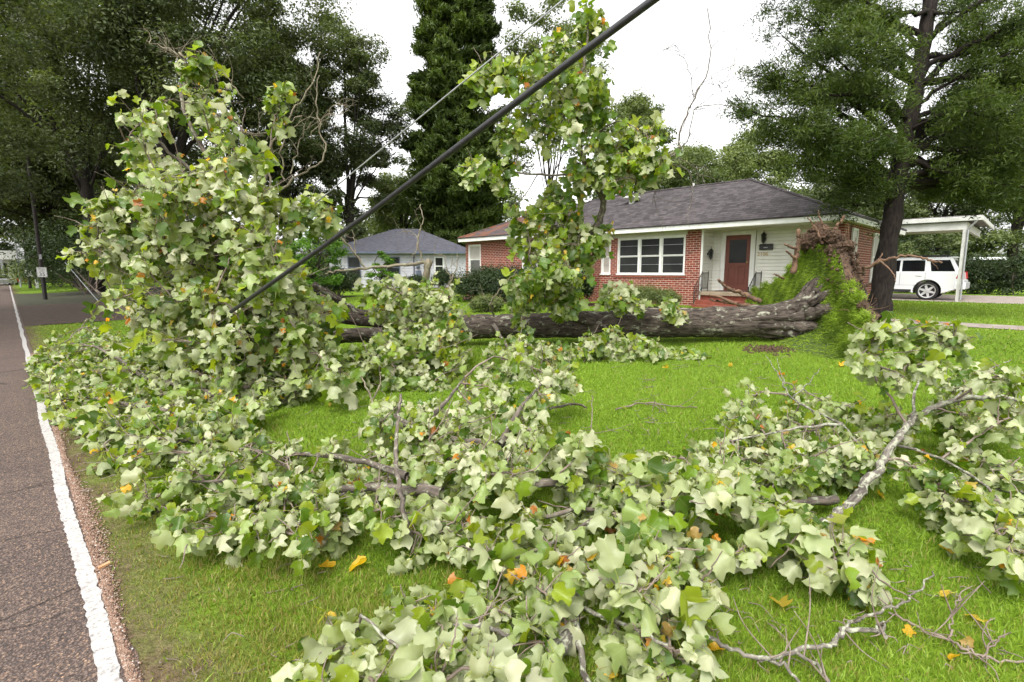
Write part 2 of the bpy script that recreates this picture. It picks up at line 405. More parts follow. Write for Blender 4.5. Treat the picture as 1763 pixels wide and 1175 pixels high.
def shingle_mat(name, a, b_, c_, axes=(1, 2), stain=None):
    mt, nt, b = newmat(name); b.inputs['Roughness'].default_value = .9; b.inputs['Specular IOR Level'].default_value = .2
    v = coords(nt, 'World'); sx = nd(nt, 'ShaderNodeSeparateXYZ'); nt.links.new(v, sx.inputs[0])
    cb = nd(nt, 'ShaderNodeCombineXYZ'); nt.links.new(sx.outputs[axes[0]], cb.inputs[0]); nt.links.new(sx.outputs[axes[1]], cb.inputs[1])
    t = nd(nt, 'ShaderNodeTexBrick', offset=.5, squash=.7, squash_frequency=3); nt.links.new(cb.outputs[0], t.inputs['Vector'])
    for k, q in (('Scale', 1), ('Mortar Size', .006), ('Mortar Smooth', .3), ('Bias', 0), ('Brick Width', .26), ('Row Height', .075)): t.inputs[k].default_value = q
    t.inputs['Color1'].default_value = rgb(a); t.inputs['Color2'].default_value = rgb(b_); t.inputs['Mortar'].default_value = rgb(c_)
    c = mix(nt, .7, t.outputs['Color'], ramp(nt, noise(nt, v, 2.5, 6, .7), [(.3, (.6, .58, .6)), (.7, (1.25, 1.2, 1.15))]), 'MULTIPLY')
    if stain:
        mr = nd(nt, 'ShaderNodeMapRange'); nt.links.new(sx.outputs[1], mr.inputs[0]); mr.inputs[1].default_value = stain[0]; mr.inputs[2].default_value = stain[1]
        mm = nd(nt, 'ShaderNodeMath', operation='MULTIPLY'); nt.links.new(mr.outputs[0], mm.inputs[0]); nt.links.new(ramp(nt, noise(nt, v, 2, 4), [(.42, (0, 0, 0)), (.55, (.85, .85, .85))]), mm.inputs[1])
        c = mix(nt, mm.outputs[0], c, (.2, .075, .035))
    nt.links.new(c, b.inputs['Base Color']); bump(nt, b, t.outputs['Fac'], -.5, .01); return mt
M['shingle'] = shingle_mat('grey_shingles', (.105, .095, .098), (.05, .045, .047), (.018, .016, .017))
M['shingle_wing'] = shingle_mat('stained_shingles', (.10, .085, .088), (.07, .058, .06), (.035, .03, .03), stain=(15.5, 18.5))
M['shingle_blue'] = shingle_mat('bluegrey_shingles', (.17, .17, .21), (.12, .12, .155), (.06, .06, .08), axes=(0, 2))
M['white'] = mat('white_paint', (.78, .78, .75), (.68, .68, .64), 4, .5)
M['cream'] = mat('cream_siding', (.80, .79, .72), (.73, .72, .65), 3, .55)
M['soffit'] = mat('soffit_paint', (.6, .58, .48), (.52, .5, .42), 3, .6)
def pane_mat(name, c):
    mt, nt, b = newmat(name); b.inputs['Roughness'].default_value = .1; b.inputs['Specular IOR Level'].default_value = .16
    v = coords(nt, 'World'); f = noise(nt, v, 1.4, 3)
    nt.links.new(ramp(nt, f, [(.35, tuple(q * .55 for q in c)), (.7, c)]), b.inputs['Base Color']); return mt
M['pane'] = pane_mat('window_glass', (.035, .037, .035)); M['blind'] = mat('window_blind', (.42, .40, .36), (.36, .34, .3), 3, .3)
M['screen'] = mat('insect_screen', (.11, .11, .105), (.085, .085, .08), 3, .6)
M['door'] = mat('red_door', (.17, .048, .03), (.13, .036, .022), 3, .5)
M['iron'] = mat('black_iron', (.02, .02, .02), (.014, .014, .014), 30, .5)
M['black'] = mat('black_metal', (.018, .018, .02), (.012, .012, .013), 10, .4)
M['brass'] = mat('old_brass', (.55, .40, .17), (.42, .29, .1), 20, .4, metal=.4)
M['steel'] = mat('galvanised_steel', (.42, .43, .44), (.33, .34, .35), 15, .5, metal=.6)
M['porch'] = mat('porch_concrete', (.36, .29, .21), (.24, .19, .13), 4, .8, .2, .01, 'World')
M['stepbrick'] = mat('step_brick', (.27, .07, .04), (.17, .045, .028), 8, .8, .4, .01, 'World')

house = empty('brick_house', (16.7, 10, ZH), 'red brick ranch house with white trim and dark shingle roof behind the fallen trunk', 'house')
def wall_x(x, y0, y1, z0, z1, holes=(), depth_=.14):
    """wall facing -X at x, with holes (ya, yb, za, zb) that have reveals"""
    b = MB(); Y = sorted({y0, y1, *[h[0] for h in holes], *[h[1] for h in holes]}); Z = sorted({z0, z1, *[h[2] for h in holes], *[h[3] for h in holes]})
    for ya, yb in zip(Y, Y[1:]):
        for za, zb in zip(Z, Z[1:]):
            cy, cz = (ya + yb) / 2, (za + zb) / 2
            if any(h[0] < cy < h[1] and h[2] < cz < h[3] for h in holes): continue
            b.add([(x, ya, za), (x, yb, za), (x, yb, zb), (x, ya, zb)], [(0, 3, 2, 1)])
    for ya, yb, za, zb in holes:
        d = x + depth_
        for p, q in (((ya, za), (yb, za)), ((yb, za), (yb, zb)), ((yb, zb), (ya, zb)), ((ya, zb), (ya, za))):
            b.add([(x, *p), (x, *q), (d, *q), (d, *p)], [(0, 1, 2, 3)])
    b.add([(x + .2, y0, z0), (x + .2, y1, z0), (x + .2, y1, z1), (x + .2, y0, z1)], [(0, 1, 2, 3)])
    b.add([(x, y0, z1), (x, y1, z1), (x + .2, y1, z1), (x + .2, y0, z1)], [(0, 1, 2, 3)])
    b.add([(x, y0, z0), (x, y0, z1), (x + .2, y0, z1), (x + .2, y0, z0)], [(0, 1, 2, 3)])
    b.add([(x, y1, z0), (x, y1, z1), (x + .2, y1, z1), (x + .2, y1, z0)], [(0, 1, 2, 3)])
    return b
def window(parent, x, y0, y1, z0, z1, panels=1, pane='pane', rails=(.5,), blind_top=False, lines=True):
    """window set in a front wall at x: frame > pane, sash rails"""
    fr = MB(); t = .055; xf, xb = x - .02, x + .07
    fr.box((xf, y0, z0), (xb, y0 + t, z1)); fr.box((xf, y1 - t, z0), (xb, y1, z1)); fr.box((xf, y0 + t, z1 - t), (xb, y1 - t, z1)); fr.box((xf - .03, y0 - .03, z0 - .02), (xb, y1 + .03, z0 + .04))
    w = (y1 - y0 - 2 * t) / panels
    for k in range(1, panels): yc = y0 + t + w * k; fr.box((xf + .003, yc - .045, z0 + .04), (xb, yc + .045, z1 - t))
    o = fr.build('window', M['white'], parent, .006)
    for k in range(panels):
        ya, yb = y0 + t + w * k + (.045 if k else 0), y0 + t + w * (k + 1) - (.045 if k < panels - 1 else 0)
        zm = z0 + .04 + (z1 - t - z0 - .04) * rails[0]
        s = MB(); q = .03
        for za, zb, dx in ((z0 + .04, zm, .03), (zm, z1 - t, .012)):
            xx = x + dx
            s.box((xx, ya, za), (xx + .03, ya + q, zb)); s.box((xx, yb - q, za), (xx + .03, yb, zb)); s.box((xx, ya + q, za), (xx + .03, yb - q, za + q)); s.box((xx, ya + q, zb - q), (xx + .03, yb - q, zb))
        s.build('sash', M['white'], o, .004)
        p = MB(); p.box((x + .045, ya + q, z0 + .05), (x + .05, yb - q, zm - q))
        p.build('pane', M[pane], o)
        p = MB(); p.box((x + .03, ya + q, zm + q), (x + .035, yb - q, z1 - t - q)); p.build('pane', M['blind' if blind_top else pane], o)
        if lines:
            s = MB()
            for fz in (.27, .77):
                zz = z0 + (z1 - z0) * fz; s.box((x + .022, ya + q, zz - .006), (x + .028, yb - q, zz + .006))
            s.build('screen_bar', M['steel'], o)
    return o
XB, XD, XW, XE = 16.7, 17.6, 15.8, 16.2
# main front wall with the picture window
wall_x(XB, 8.0, 12.09, .4, 3.2, [(8.56, 11.3, 1.70, 3.06), (11.62, 12.05, 1.70, 3.06)]).build('wall', M['brick_y'], house)
window(house, XB, 8.56, 11.3, 1.70, 3.06, 3)
window(house, XB, 11.62, 12.05, 1.70, 3.06, 1, 'blind')
b = MB(); b.box((XB - .035, 8.5, 1.60), (XB - .002, 11.42, 1.675)); b.build('window_ledge', M['stepbrick'], house, .005)
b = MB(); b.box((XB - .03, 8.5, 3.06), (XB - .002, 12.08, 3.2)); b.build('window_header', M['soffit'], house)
# wing front wall and its right-hand end
wall_x(XW, 12.1, 19.3, .4, 3.2, [(12.25, 13.15, 1.70, 3.06), (14.6, 15.5, 1.7, 3.06), (18.2, 19.08, 1.70, 3.06)]).build('wall', M['brick_y'], house)
for ya, yb in ((12.25, 13.15), (14.6, 15.5), (18.2, 19.08)): window(house, XW, ya, yb, 1.70, 3.06, 1, 'screen', (.5,), True, False)
b = MB(); b.box((XW + .203, 12.1, .4), (XB - .003, 12.3, 3.2)); b.build('wall', M['brick_x'], house)
# recess wall and porch wall in lap siding
def lap(b, a, u, n, wid, z0, z1, course=.115):
    """lap siding: from point a along unit u for wid, stepping out along n"""
    a, u, n = (np.asarray(q, float) for q in (a, u, n)); z = z0
    while z < z1 - 1e-4:
        zt = min(z + course, z1)
        p0, p1, pr = a + n * .034, a + n * .016, a - n * .012
        for za, zb_, pa, pb in ((z + .016, zt, p0, p1), (z, z + .016, pr, pr)):
            b.add([(pa + u * q) * (1, 1, 0) + (0, 0, za) for q in (0, wid)] + [(pb + u * q) * (1, 1, 0) + (0, 0, zb_) for q in (wid, 0)], [(0, 1, 2, 3)])
        b.add([(p0 + u * q) * (1, 1, 0) + (0, 0, z + .016) for q in (0, wid)] + [(pr + u * q) * (1, 1, 0) + (0, 0, z + .016) for q in (wid, 0)], [(0, 1, 2, 3)])
        b.add([(p1 + u * q) * (1, 1, 0) + (0, 0, zt) for q in (0, wid)] + [(pr + u * q) * (1, 1, 0) + (0, 0, zt) for q in (wid, 0)], [(0, 1, 2, 3)]); z += course
b = MB(); lap(b, (XD, 3.95, 0), (0, 1, 0), (-1, 0, 0), 6.3 - 3.95 + .25, 1.15, 3.2); lap(b, (XD, 7.72, 0), (0, 1, 0), (-1, 0, 0), .3, 1.15, 3.2)
lap(b, (XD, 6.55, 0), (0, 1, 0), (-1, 0, 0), 1.17, 3.13, 3.2)
b.box((XD + .014, 3.95, .4), (XD + .1, 8.0, 3.2)); b.build('siding_wall', M['cream'], house)
b = MB(); lap(b, (XB + .02, 8.0, 0), (1, 0, 0), (0, -1, 0), XD - XB - .04, 1.15, 3.2); b.box((XB + .02, 8.014, .5), (XD, 8.1, 3.2)); b.build('siding_wall', M['cream'], house)
b = MB(); b.box((XB - .02, 7.93, .6), (XB + .06, 7.998, 3.2)); b.build('corner_trim', M['white'], house, .004)
# right-hand brick end with two tall narrow windows
b = MB(); b.box((16.95, 3.95, .4), (17.598, 4.12, 3.2)); b.box((17.602, 3.95, .4), (24.6, 4.12, 3.2)); b.build('wall', M['brick_x'], house)
for xa, xb_ in ((17.75, 18.35), (20.5, 21.2)):
    o = MB(); t = .06
    o.box((xa, 3.90, 1.5), (xa + t, 3.948, 3.08)); o.box((xb_ - t, 3.90, 1.5), (xb_, 3.948, 3.08)); o.box((xa + t, 3.90, 3.02), (xb_ - t, 3.948, 3.08)); o.box((xa - .03, 3.87, 1.44), (xb_ + .03, 3.948, 1.5)); o.box((xa + t, 3.905, 2.26), (xb_ - t, 3.945, 2.31))
    w = o.build('window', M['white'], house, .005); p = MB(); p.box((xa + t, 3.92, 1.5), (xb_ - t, 3.94, 3.02)); p.build('pane', M['blind'], w)
# roof
def hip(x0, x1, y0, y1, ze, rise, xr=None, ridge_to=None):
    half = (x1 - x0) / 2
    return half
pitch = 1.9 / 4.3
ze = 3.37
b = MB()
x0, x1, y0, y1 = 16.2, 24.8, 3.73, 19.1; xr = 20.5; zr = ze + 4.3 * pitch
P = [(x0, y0, ze), (x1, y0, ze), (x1, y1, ze), (x0, y1, ze), (xr, y0 + 4.3, zr), (xr, y1 - 4.3, zr)]
b.add(P, [(0, 4, 5, 3), (0, 1, 4), (1, 2, 5, 4), (3, 5, 2)])
b.add([(p[0], p[1], ze - .03) for p in P[:4]], [(0, 1, 2, 3)])
b.add([(x0, y0, ze), (x1, y0, ze), (x1, y0, ze - .03), (x0, y0, ze - .03)], [(0, 1, 2, 3)]); b.add([(x0, y0, ze), (x0, y1, ze), (x0, y1, ze - .03), (x0, y0, ze - .03)], [(0, 1, 2, 3)])
roof = b.build('roof', M['shingle'], house)
b = MB()
for p, q in ((P[0], P[4]), (P[1], P[4]), (P[4], P[5]), (P[3], P[5])): b.bar(np.array(p) + (0, 0, .0), np.array(q) + (0, 0, .01), .05, 6)
b.build('ridge_cap', M['shingle'], roof)
b = MB(); wx = 15.35; wy0, wy1 = 12.03, 19.3; hw = (wy1 - wy0) / 2; zw = ze + .003
Q = [(wx, wy0, zw), (wx, wy1, zw), (wx + hw, wy0 + hw, zw + hw * pitch), (21.5, wy0 + hw, zw + hw * pitch), (21.5, wy0, zw), (21.5, wy1, zw)]
b.add(Q, [(0, 2, 1), (0, 4, 3, 2), (1, 2, 3, 5)]); b.add([(wx, wy0, zw - .03), (wx, wy1, zw - .03), (17.5, wy1, zw - .03), (17.5, wy0, zw - .03)], [(0, 1, 2, 3)])
b.add([(wx, wy0, zw), (wx, wy1, zw), (wx, wy1, zw - .03), (wx, wy0, zw - .03)], [(0, 1, 2, 3)])
wr = b.build('wing_roof', M['shingle_wing'], house)
b = MB(); b.bar(Q[0], Q[2], .045, 6); b.bar(Q[1], Q[2], .045, 6); b.bar(Q[2], Q[3], .045, 6); b.build('ridge_cap', M['shingle_wing'], wr)
# fascia boards and soffits
b = MB(); zf = ze - .033
b.box((16.2, 3.73, zf - .15), (16.25, 12.0, zf)); b.box((16.253, 3.73, zf - .15), (24.7, 3.78, zf)); b.box((wx, 12.03, zf - .15), (wx + .05, 19.3, zf)); b.box((wx + .053, 12.03, zf - .15), (16.197, 12.08, zf)); b.box((wx + .053, 19.25, zf - .15), (21, 19.3, zf))
b.build('fascia', M['white'], house, .004)
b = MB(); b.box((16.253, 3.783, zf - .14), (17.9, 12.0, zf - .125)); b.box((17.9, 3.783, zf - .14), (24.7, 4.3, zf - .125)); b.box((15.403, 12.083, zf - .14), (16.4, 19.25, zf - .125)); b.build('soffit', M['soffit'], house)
b = MB(); b.bar((16.172, 3.73, ze - .005), (16.172, 12.0, ze - .005), .022, 8); b.bar((wx - .028, 12.03, ze - .005), (wx - .028, 19.3, ze - .005), .022, 8); b.build('drip_edge', M['shingle'], house)
# roof vent (white dish-like turbine cap) and a pipe
c = onx(1088, 345, 19.2); c[2] = ze + (19.2 - 16.2) * pitch
b = MB(); b.lathe(c, [(.0, .30), (.2, .29), (.34, .23), (.36, .19), (.33, .17), (.14, .16), (.13, -.1)], 24); b.build('roof_vent', M['white'], roof, smooth=True)
c = np.array([20.5, 13.8, zr]); b = MB(); b.bar(c - (0, 0, .1), c + (0, 0, .33), .07, 12); b.lathe(c, [(.0, .46), (.10, .42), (.12, .36), (.08, .33)], 12); b.build('flue_pipe', M['stepbrick'], roof)
c = np.array([20.5, 10.3, zr]); b = MB(); b.bar(c - (0, 0, .1), c + (0, 0, .14), .06, 10); b.build('vent_pipe', M['white'], roof)
# front door in its white surround
yL, yR, zb, zt = 7.55, 6.72, 1.17, 3.02
b = MB(); b.box((XD - .06, yL, zb), (XD + .02, yL + .15, zt + .12)); b.box((XD - .06, yR - .15, zb), (XD + .02, yR, zt + .12)); b.box((XD - .06, yR, zt), (XD + .02, yL, zt + .12)); b.build('door_surround', M['white'], house, .006)
b = MB(); b.box((XD - .01, yR + .004, zb), (XD + .03, yL - .004, zt - .004))
ym = (yL + yR) / 2; xf = XD - .028
b.box((xf, yR + .004, zb), (XD - .011, yR + .13, zt - .004)); b.box((xf, yL - .13, zb), (XD - .011, yL - .004, zt - .004)); b.box((xf, yR + .13, zt - .16), (XD - .011, yL - .13, zt - .004))
b.box((xf, yR + .13, zb), (XD - .011, yL - .13, zb + .2)); b.box((xf, yR + .13, 1.98), (XD - .011, yL - .13, 2.1)); b.box((xf, ym - .05, zb + .2), (XD - .011, ym + .05, 1.98))
for ya, yb in ((yR + .165, ym - .085), (ym + .085, yL - .165)): b.box((xf + .006, ya, zb + .24), (XD - .011, yb, 1.94))
door = b.build('door', M['door'], house, .004)
b = MB(); b.box((XD - .018, yR + .13, 2.1), (XD - .012, yL - .13, zt - .16)); b.build('door_glass', M['pane'], door)
b = MB(); b.lathe((XD - .075, yR + .075, 2.12), [(.0, -.03), (.03, -.02), (.034, 0), (.02, .03), (.015, .05)], 12, 0); b.build('handle', M['brass'], door, smooth=True)
# porch slab, steps, mat
b = MB(); b.box((16.5, 5.9, 1.03), (XD - .002, 7.93, 1.15)); b.build('porch_slab', M['porch'], house, .01)
b = MB(); b.box((16.58, 6.0, .5), (XD - .01, 7.9, 1.027)); b.box((16.25, 6.05, .5), (16.578, 7.9, .88)); b.box((15.95, 6.05, .5), (16.248, 7.9, .74)); b.build('steps', M['stepbrick'], house, .01)
b = MB(); b.box((XD - .62, 6.6, 1.153), (XD - .1, 7.6, 1.175)); tag(b.build('doormat', mat('doormat_fibre', (.07, .04, .035), (.035, .022, .02), 40, .95, .5), None, .004), 'dark brown doormat lying on the porch in front of the red door', 'doormat')
# wrought-iron railings
def railing(y, side):
    b = MB(); A = np.array([16.98, y, 1.15]); B = np.array([16.52, y, 1.15]); Cc = np.array([16.0, y, .68])
    hh = .62
    for p in (A, B, Cc): b.bar(p, p + (0, 0, hh + .05), .016, 6)
    b.bar(A + (0, 0, hh), B + (0, 0, hh), .015, 6); b.bar(B + (0, 0, hh), Cc + (0, 0, hh), .015, 6); b.bar(A + (0, 0, .1), B + (0, 0, .1), .01, 6); b.bar(B + (0, 0, .1), Cc + (0, 0, .12), .01, 6)
    for t in np.linspace(.2, .8, 4): p = A + (B - A) * t; b.bar(p + (0, 0, .1), p + (0, 0, hh), .008, 5)
    for t in np.linspace(.14, .86, 5): p = B + (Cc - B) * t; b.bar(p + (0, 0, .1), p + (0, 0, hh), .008, 5)
    for t in (.3, .5, .7):
        p = B + (Cc - B) * t + np.array((0, 0, .36)); ring = [p + np.array((.05 * math.cos(q), 0, .05 * math.sin(q))) for q in np.linspace(0, 2 * math.pi, 9)]
        for r1, r2 in zip(ring, ring[1:]): b.bar(r1, r2, .006, 4)
    return b.build('porch_railing', M['iron'], house)
railing(7.84, 1); railing(6.12, -1)
# lanterns, mailbox and number on the porch wall
def lantern(c, n, name_):
    c = np.asarray(c, float); b = MB(); n = np.asarray(n, float)
    b.box(c - .04 * np.abs(1 - np.abs(n)) - n * 0, c + .04 * np.abs(1 - np.abs(n)) + n * .03)
    q = c + n * .13; b.bar(c + (0, 0, .02), q + (0, 0, .14), .012, 6)
    b.lathe(q, [(.0, .2), (.03, .17), (.085, .1), (.09, .085), (.02, .085)], 6)
    for k in range(6):
        t = k * math.pi / 3; e = np.array((math.cos(t), math.sin(t), 0)); b.bar(q + e * .075 + (0, 0, .09), q + e * .05 + (0, 0, -.12), .007, 4)
    b.lathe(q, [(.0, -.2), (.02, -.17), (.055, -.12), (.05, -.11), (.0, -.11)], 6); b.bar(q + (0, 0, .19), q + (0, 0, .25), .008, 5)
    o = b.build('wall_lantern', M['black'], house); g = MB(); g.lathe(q, [(.0, -.105), (.042, -.105), (.062, .083), (.0, .083)], 6); g.build('lantern_glass', M['pane'], o)
lantern((XD - .0, 6.3, 2.88), (-1, 0, 0), 'wall_lantern'); lantern((17.15, 7.99, 2.40), (0, -1, 0), 'wall_lantern')
b = MB(); y_m = 6.22; b.box((XD - .13, y_m - .2, 2.5), (XD - .024, y_m + .2, 2.66)); b.add([(XD - .14, y_m - .205, 2.66), (XD - .14, y_m + .205, 2.66), (XD - .022, y_m + .205, 2.70), (XD - .022, y_m - .205, 2.70), (XD - .14, y_m - .205, 2.64), (XD - .14, y_m + .205, 2.64)], [(0, 1, 2, 3), (0, 4, 5, 1)])
mb = b.build('mailbox', M['black'], house, .01); b = MB(); b.box((XD - .1335, y_m - .06, 2.56), (XD - .131, y_m + .06, 2.585)); b.build('name_plate', M['steel'], mb)
def text(body, loc, size, material, parent, rot, name='lettering', extrude=.004, align='CENTER'):
    c = bpy.data.curves.new(name, 'FONT'); c.body = body; c.size = size; c.extrude = extrude; c.align_x = align; c.align_y = 'CENTER'
    tmp = bpy.data.objects.new(name, c); SC.collection.objects.link(tmp); dg = bpy.context.evaluated_depsgraph_get(); dg.update()
    me = bpy.data.meshes.new_from_object(tmp.evaluated_get(dg)); bpy.data.objects.remove(tmp)
    Mx = Matrix.Translation(Vector([float(q) for q in loc])) @ rot; me.transform(Mx); me.name = name
    me.materials.clear(); return link(name, me, material, parent)
R_FACE_X = Matrix(((0, 0, -1, 0), (-1, 0, 0, 0), (0, 1, 0, 0), (0, 0, 0, 1)))      # reads towards -Y, faces -X
text('2106', (XD - .042, 6.33, 2.37), .17, M['brass'], house, R_FACE_X, 'house_number', .006)
b = MB(); b.box((XD - .035, 6.66, 2.34), (XD - .02, 6.69, 2.39)); b.build('door_bell', M['brass'], house)
b = MB(); b.bar((16.93, 3.93, 3.2), (16.93, 3.93, .7), .0, 4)
b = MB(); b.bar((22.9, 3.85, 3.2), (22.9, 3.85, .75), .05, 8); b.bar((22.9, 3.85, 3.2), (23.0, 3.75, 3.33), .05, 8); b.build('downspout', M['white'], house)

# carport joined to the back of the right-hand end
M['carport_white'] = mat('weathered_white_paint', (.60, .60, .57), (.46, .46, .43), 3, .6)
car = empty('carport', (27, 5, ZH), 'white flat-roofed carport on slim posts at the right end of the brick house', 'carport')
cx0, cx1, cy0, cy1 = 26.3, 32.5, 2.1, 11
b = MB(); b.box((cx0 - .1, cy0 - .42, 3.86), (cx1, cy1, 3.92)); b.prism([(cx0 + .3, cy0, 3.92), (cx1 - .3, cy0, 3.92), (cx1 - .3, cy1, 3.92), (cx0 + .3, cy1, 3.92)], (0, 0, .03))
b.build('roof', mat('carport_roofing', (.24, .22, .22), (.14, .13, .13), 3, .8), car)
b = MB(); b.box((cx0 - .13, cy0 - .45, 3.72), (cx0 - .08, cy1, 3.885)); b.box((cx0 - .077, cy0 - .45, 3.72), (cx1, cy0 - .40, 3.885)); b.build('gutter', M['carport_white'], car, .01)
b = MB(); b.box((cx0, cy0, 3.40), (cx0 + .12, cy1, 3.70)); b.box((cx0 + .123, cy0, 3.40), (cx1, cy0 + .12, 3.70)); b.build('beam', M['carport_white'], car, .006)
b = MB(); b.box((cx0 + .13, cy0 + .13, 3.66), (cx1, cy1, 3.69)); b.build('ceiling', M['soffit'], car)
for y in (cy0 + .004, 9.5):
    b = MB(); b.box((cx0, y, ZH), (cx0 + .1, y + .1, 3.397)); b.build('post', M['carport_white'], car, .006)
b = MB(); b.bar((cx0 - .1, cy0 - .3, 3.75), (cx0 - .04, cy0 - .05, 3.4), .035, 8); b.bar((cx0 - .04, cy0 - .05, 3.4), (cx0 - .04, cy0 - .05, .72), .035, 8); b.build('downspout', M['steel'], car)
b = MB(); b.box((24.9, 6.2, ZH), (25.02, 9.4, 3.65)); b.build('side_wall', M['soffit'], car)
b = MB(); b.prism([(20.2, 3.8, 3.40), (26.2, 6.0, 3.90), (26.2, 9, 3.95), (24.5, 9, 4.2), (21.2, 5.6, 4.1)], (0, 0, .05)); b.build('link_roof', M['shingle'], car)

# ------------------------------------------------------------------ the white car under the carport (nose towards +Y)
suv = empty('parked_car', (27.9, 4.6, ZH), 'white sport utility vehicle parked under the carport with its red tail lamp showing', 'car')
M['carpaint'] = newmat('white_car_paint')[0]; _b = M['carpaint'].node_tree.nodes['Principled BSDF']; _b.inputs['Base Color'].default_value = rgb((.78, .79, .8)); _b.inputs['Roughness'].default_value = .25; _b.inputs['Coat Weight'].default_value = .5
M['tyre'] = mat('tyre_rubber', (.022, .022, .022), (.015, .015, .015), 30, .85, .2)
M['alloy'] = mat('alloy_wheel', (.62, .62, .62), (.5, .5, .5), 20, .4, metal=.25)
M['carglass'] = pane_mat('car_glass', (.012, .013, .014))
M['redlens'] = mat('red_lens', (.45, .012, .012), (.3, .008, .008), 8, .2); M['trim'] = mat('black_trim', (.03, .03, .032), (.02, .02, .022), 10, .6)
def build_suv():
    sx0, sx1 = 26.95, 28.8; y_r = 2.05; L = 4.87
    yR, yF = y_r + 1.12, y_r + 1.12 + 2.87; rw = .375; zc = ZH + rw; ra = .46
    def P(y, z): return (y_r + y, ZH + z)
    prof = [P(.10, .50), P(.02, .58), P(.0, .80), P(.06, .86), P(.10, 1.12), P(.14, 1.15)]
    prof += [P(3.62, 1.15), P(4.55, 1.04), P(4.80, .95), P(4.86, .70), P(4.80, .42)]
    arc = lambda yc: [(yc + ra * math.cos(t), zc + ra * math.sin(t)) for t in np.linspace(-.22, math.pi + .22, 17)]
    prof += [q for q in arc(yF) ] + [(yR + ra + .12, ZH + .33)] + [q for q in arc(yR)]
    def loft(pts, stations):
        b = MB(); n = len(pts)
        rows = [[(x, cy + (y - cy) * s, cz + (z - cz) * s) for (y, z) in pts] for x, s, cy, cz in stations]
        vs = [v for r in rows for v in r]; fs = []
        for k in range(len(rows) - 1): fs += [(k * n + i, k * n + (i + 1) % n, (k + 1) * n + (i + 1) % n, (k + 1) * n + i) for i in range(n)]
        fs += [tuple(range(n)), tuple(range((len(rows) - 1) * n, len(rows) * n))[::-1]]; return b.add(vs, fs)
    cy, cz = y_r + 2.4, ZH + .78
    b = loft(prof, [(sx0 + .0, .985, cy, cz), (sx0 + .06, 1, cy, cz), (sx1 - .06, 1, cy, cz), (sx1, .985, cy, cz)])
    body = b.build('body', M['carpaint'], suv, .012)
    # greenhouse
    low = [(.14, 1.13), (3.45, 1.13)]; rows = []
    for x, inset, dz in ((sx0 + .06, 0, 0), (sx1 - .06, 0, 0)): pass
    b = MB(); y0b, y1b, y0t, y1t = y_r + .14, y_r + 3.5, y_r + .42, y_r + 2.75; zb_, zt_ = ZH + 1.14, ZH + 1.70; xi = .16
    vs = [(sx0 + .05, y0b, zb_), (sx1 - .05, y0b, zb_), (sx1 - .05, y1b, zb_), (sx0 + .05, y1b, zb_), (sx0 + xi, y0t, zt_), (sx1 - xi, y0t, zt_), (sx1 - xi, y1t, zt_), (sx0 + xi, y1t, zt_), (sx0 + xi + .12, y0t + .1, zt_ + .05), (sx1 - xi - .12, y0t + .1, zt_ + .05), (sx1 - xi - .12, y1t - .15, zt_ + .05), (sx0 + xi + .12, y1t - .15, zt_ + .05)]
    b.add(vs, [(3, 2, 1, 0), (0, 1, 5, 4), (1, 2, 6, 5), (2, 3, 7, 6), (3, 0, 4, 7), (4, 5, 9, 8), (5, 6, 10, 9), (6, 7, 11, 10), (7, 4, 8, 11), (8, 9, 10, 11)])
    b.build('cabin', M['carpaint'], suv, .02)
    def side(y, z, off=.006):
        t = (z - zb_) / (zt_ - zb_); return (sx0 + .05 + (xi - .05) * t - off, y, z)
    def pane(ya, yb, yta, ytb, z0=ZH + 1.17, z1=ZH + 1.63):
        b = MB(); b.prism([side(ya, z0), side(yb, z0), side(ytb, z1), side(yta, z1)], (.012, 0, 0)); return b.build('side_window', M['carglass'], suv, .003)
    pane(y_r + .30, y_r + 1.05, y_r + .50, y_r + 1.12); pane(y_r + 1.26, y_r + 2.02, y_r + 1.28, y_r + 2.02); pane(y_r + 2.1, y_r + 3.1, y_r + 2.1, y_r + 2.62)
    b = MB(); b.prism([(sx0 + .2, y_r + .13, ZH + 1.18), (sx1 - .2, y_r + .13, ZH + 1.18), (sx1 - .28, y_r + .36, ZH + 1.62), (sx0 + .28, y_r + .36, ZH + 1.62)], (0, -.012, .004)); b.build('rear_window', M['carglass'], suv)
    b = MB()
    for x in (sx0 + .25, sx1 - .25): b.bar((x, y_r + .55, zt_ + .11), (x, y_r + 2.5, zt_ + .11), .02, 8); [b.bar((x, y_r + q, zt_ + .03), (x, y_r + q, zt_ + .11), .018, 6) for q in (.6, 1.5, 2.4)]
    b.build('roof_rack', M['trim'], suv)
    b = MB(); b.box((sx0 + .3, y_r + .30, zt_ + .01), (sx1 - .3, y_r + .52, zt_ + .06)); b.build('spoiler', M['carpaint'], suv, .015)
    for x in (sx0 - .006, sx1 - .18):
        b = MB(); b.prism([(x, y_r + .02, ZH + .88), (x, y_r + .26, ZH + .88), (x, y_r + .22, ZH + 1.02), (x, y_r + .16, ZH + 1.16), (x, y_r + .06, ZH + 1.16)], (.19, 0, 0)); tl = b.build('tail_lamp', M['redlens'], suv, .01)
    b = MB(); b.box((sx0 - .012, y_r - .06, ZH + .46), (sx1 + .012, y_r + .30, ZH + .74)); b.build('rear_bumper', M['carpaint'], suv, .03)
    b = MB(); b.box((sx0 - .008, yR + ra + .06, ZH + .33), (sx0 + .03, yF - ra - .06, ZH + .43)); b.build('sill_trim', M['trim'], suv, .008)
    b = MB()
    for q in (1.22, 2.06): b.box((sx0 - .004, y_r + q - .004, ZH + .60), (sx0 + .002, y_r + q + .004, ZH + 1.13))
    b.box((sx0 - .004, y_r + 1.3, ZH + .602), (sx0 + .002, y_r + 2.9, ZH + .608)); b.build('door_seam', M['trim'], suv)
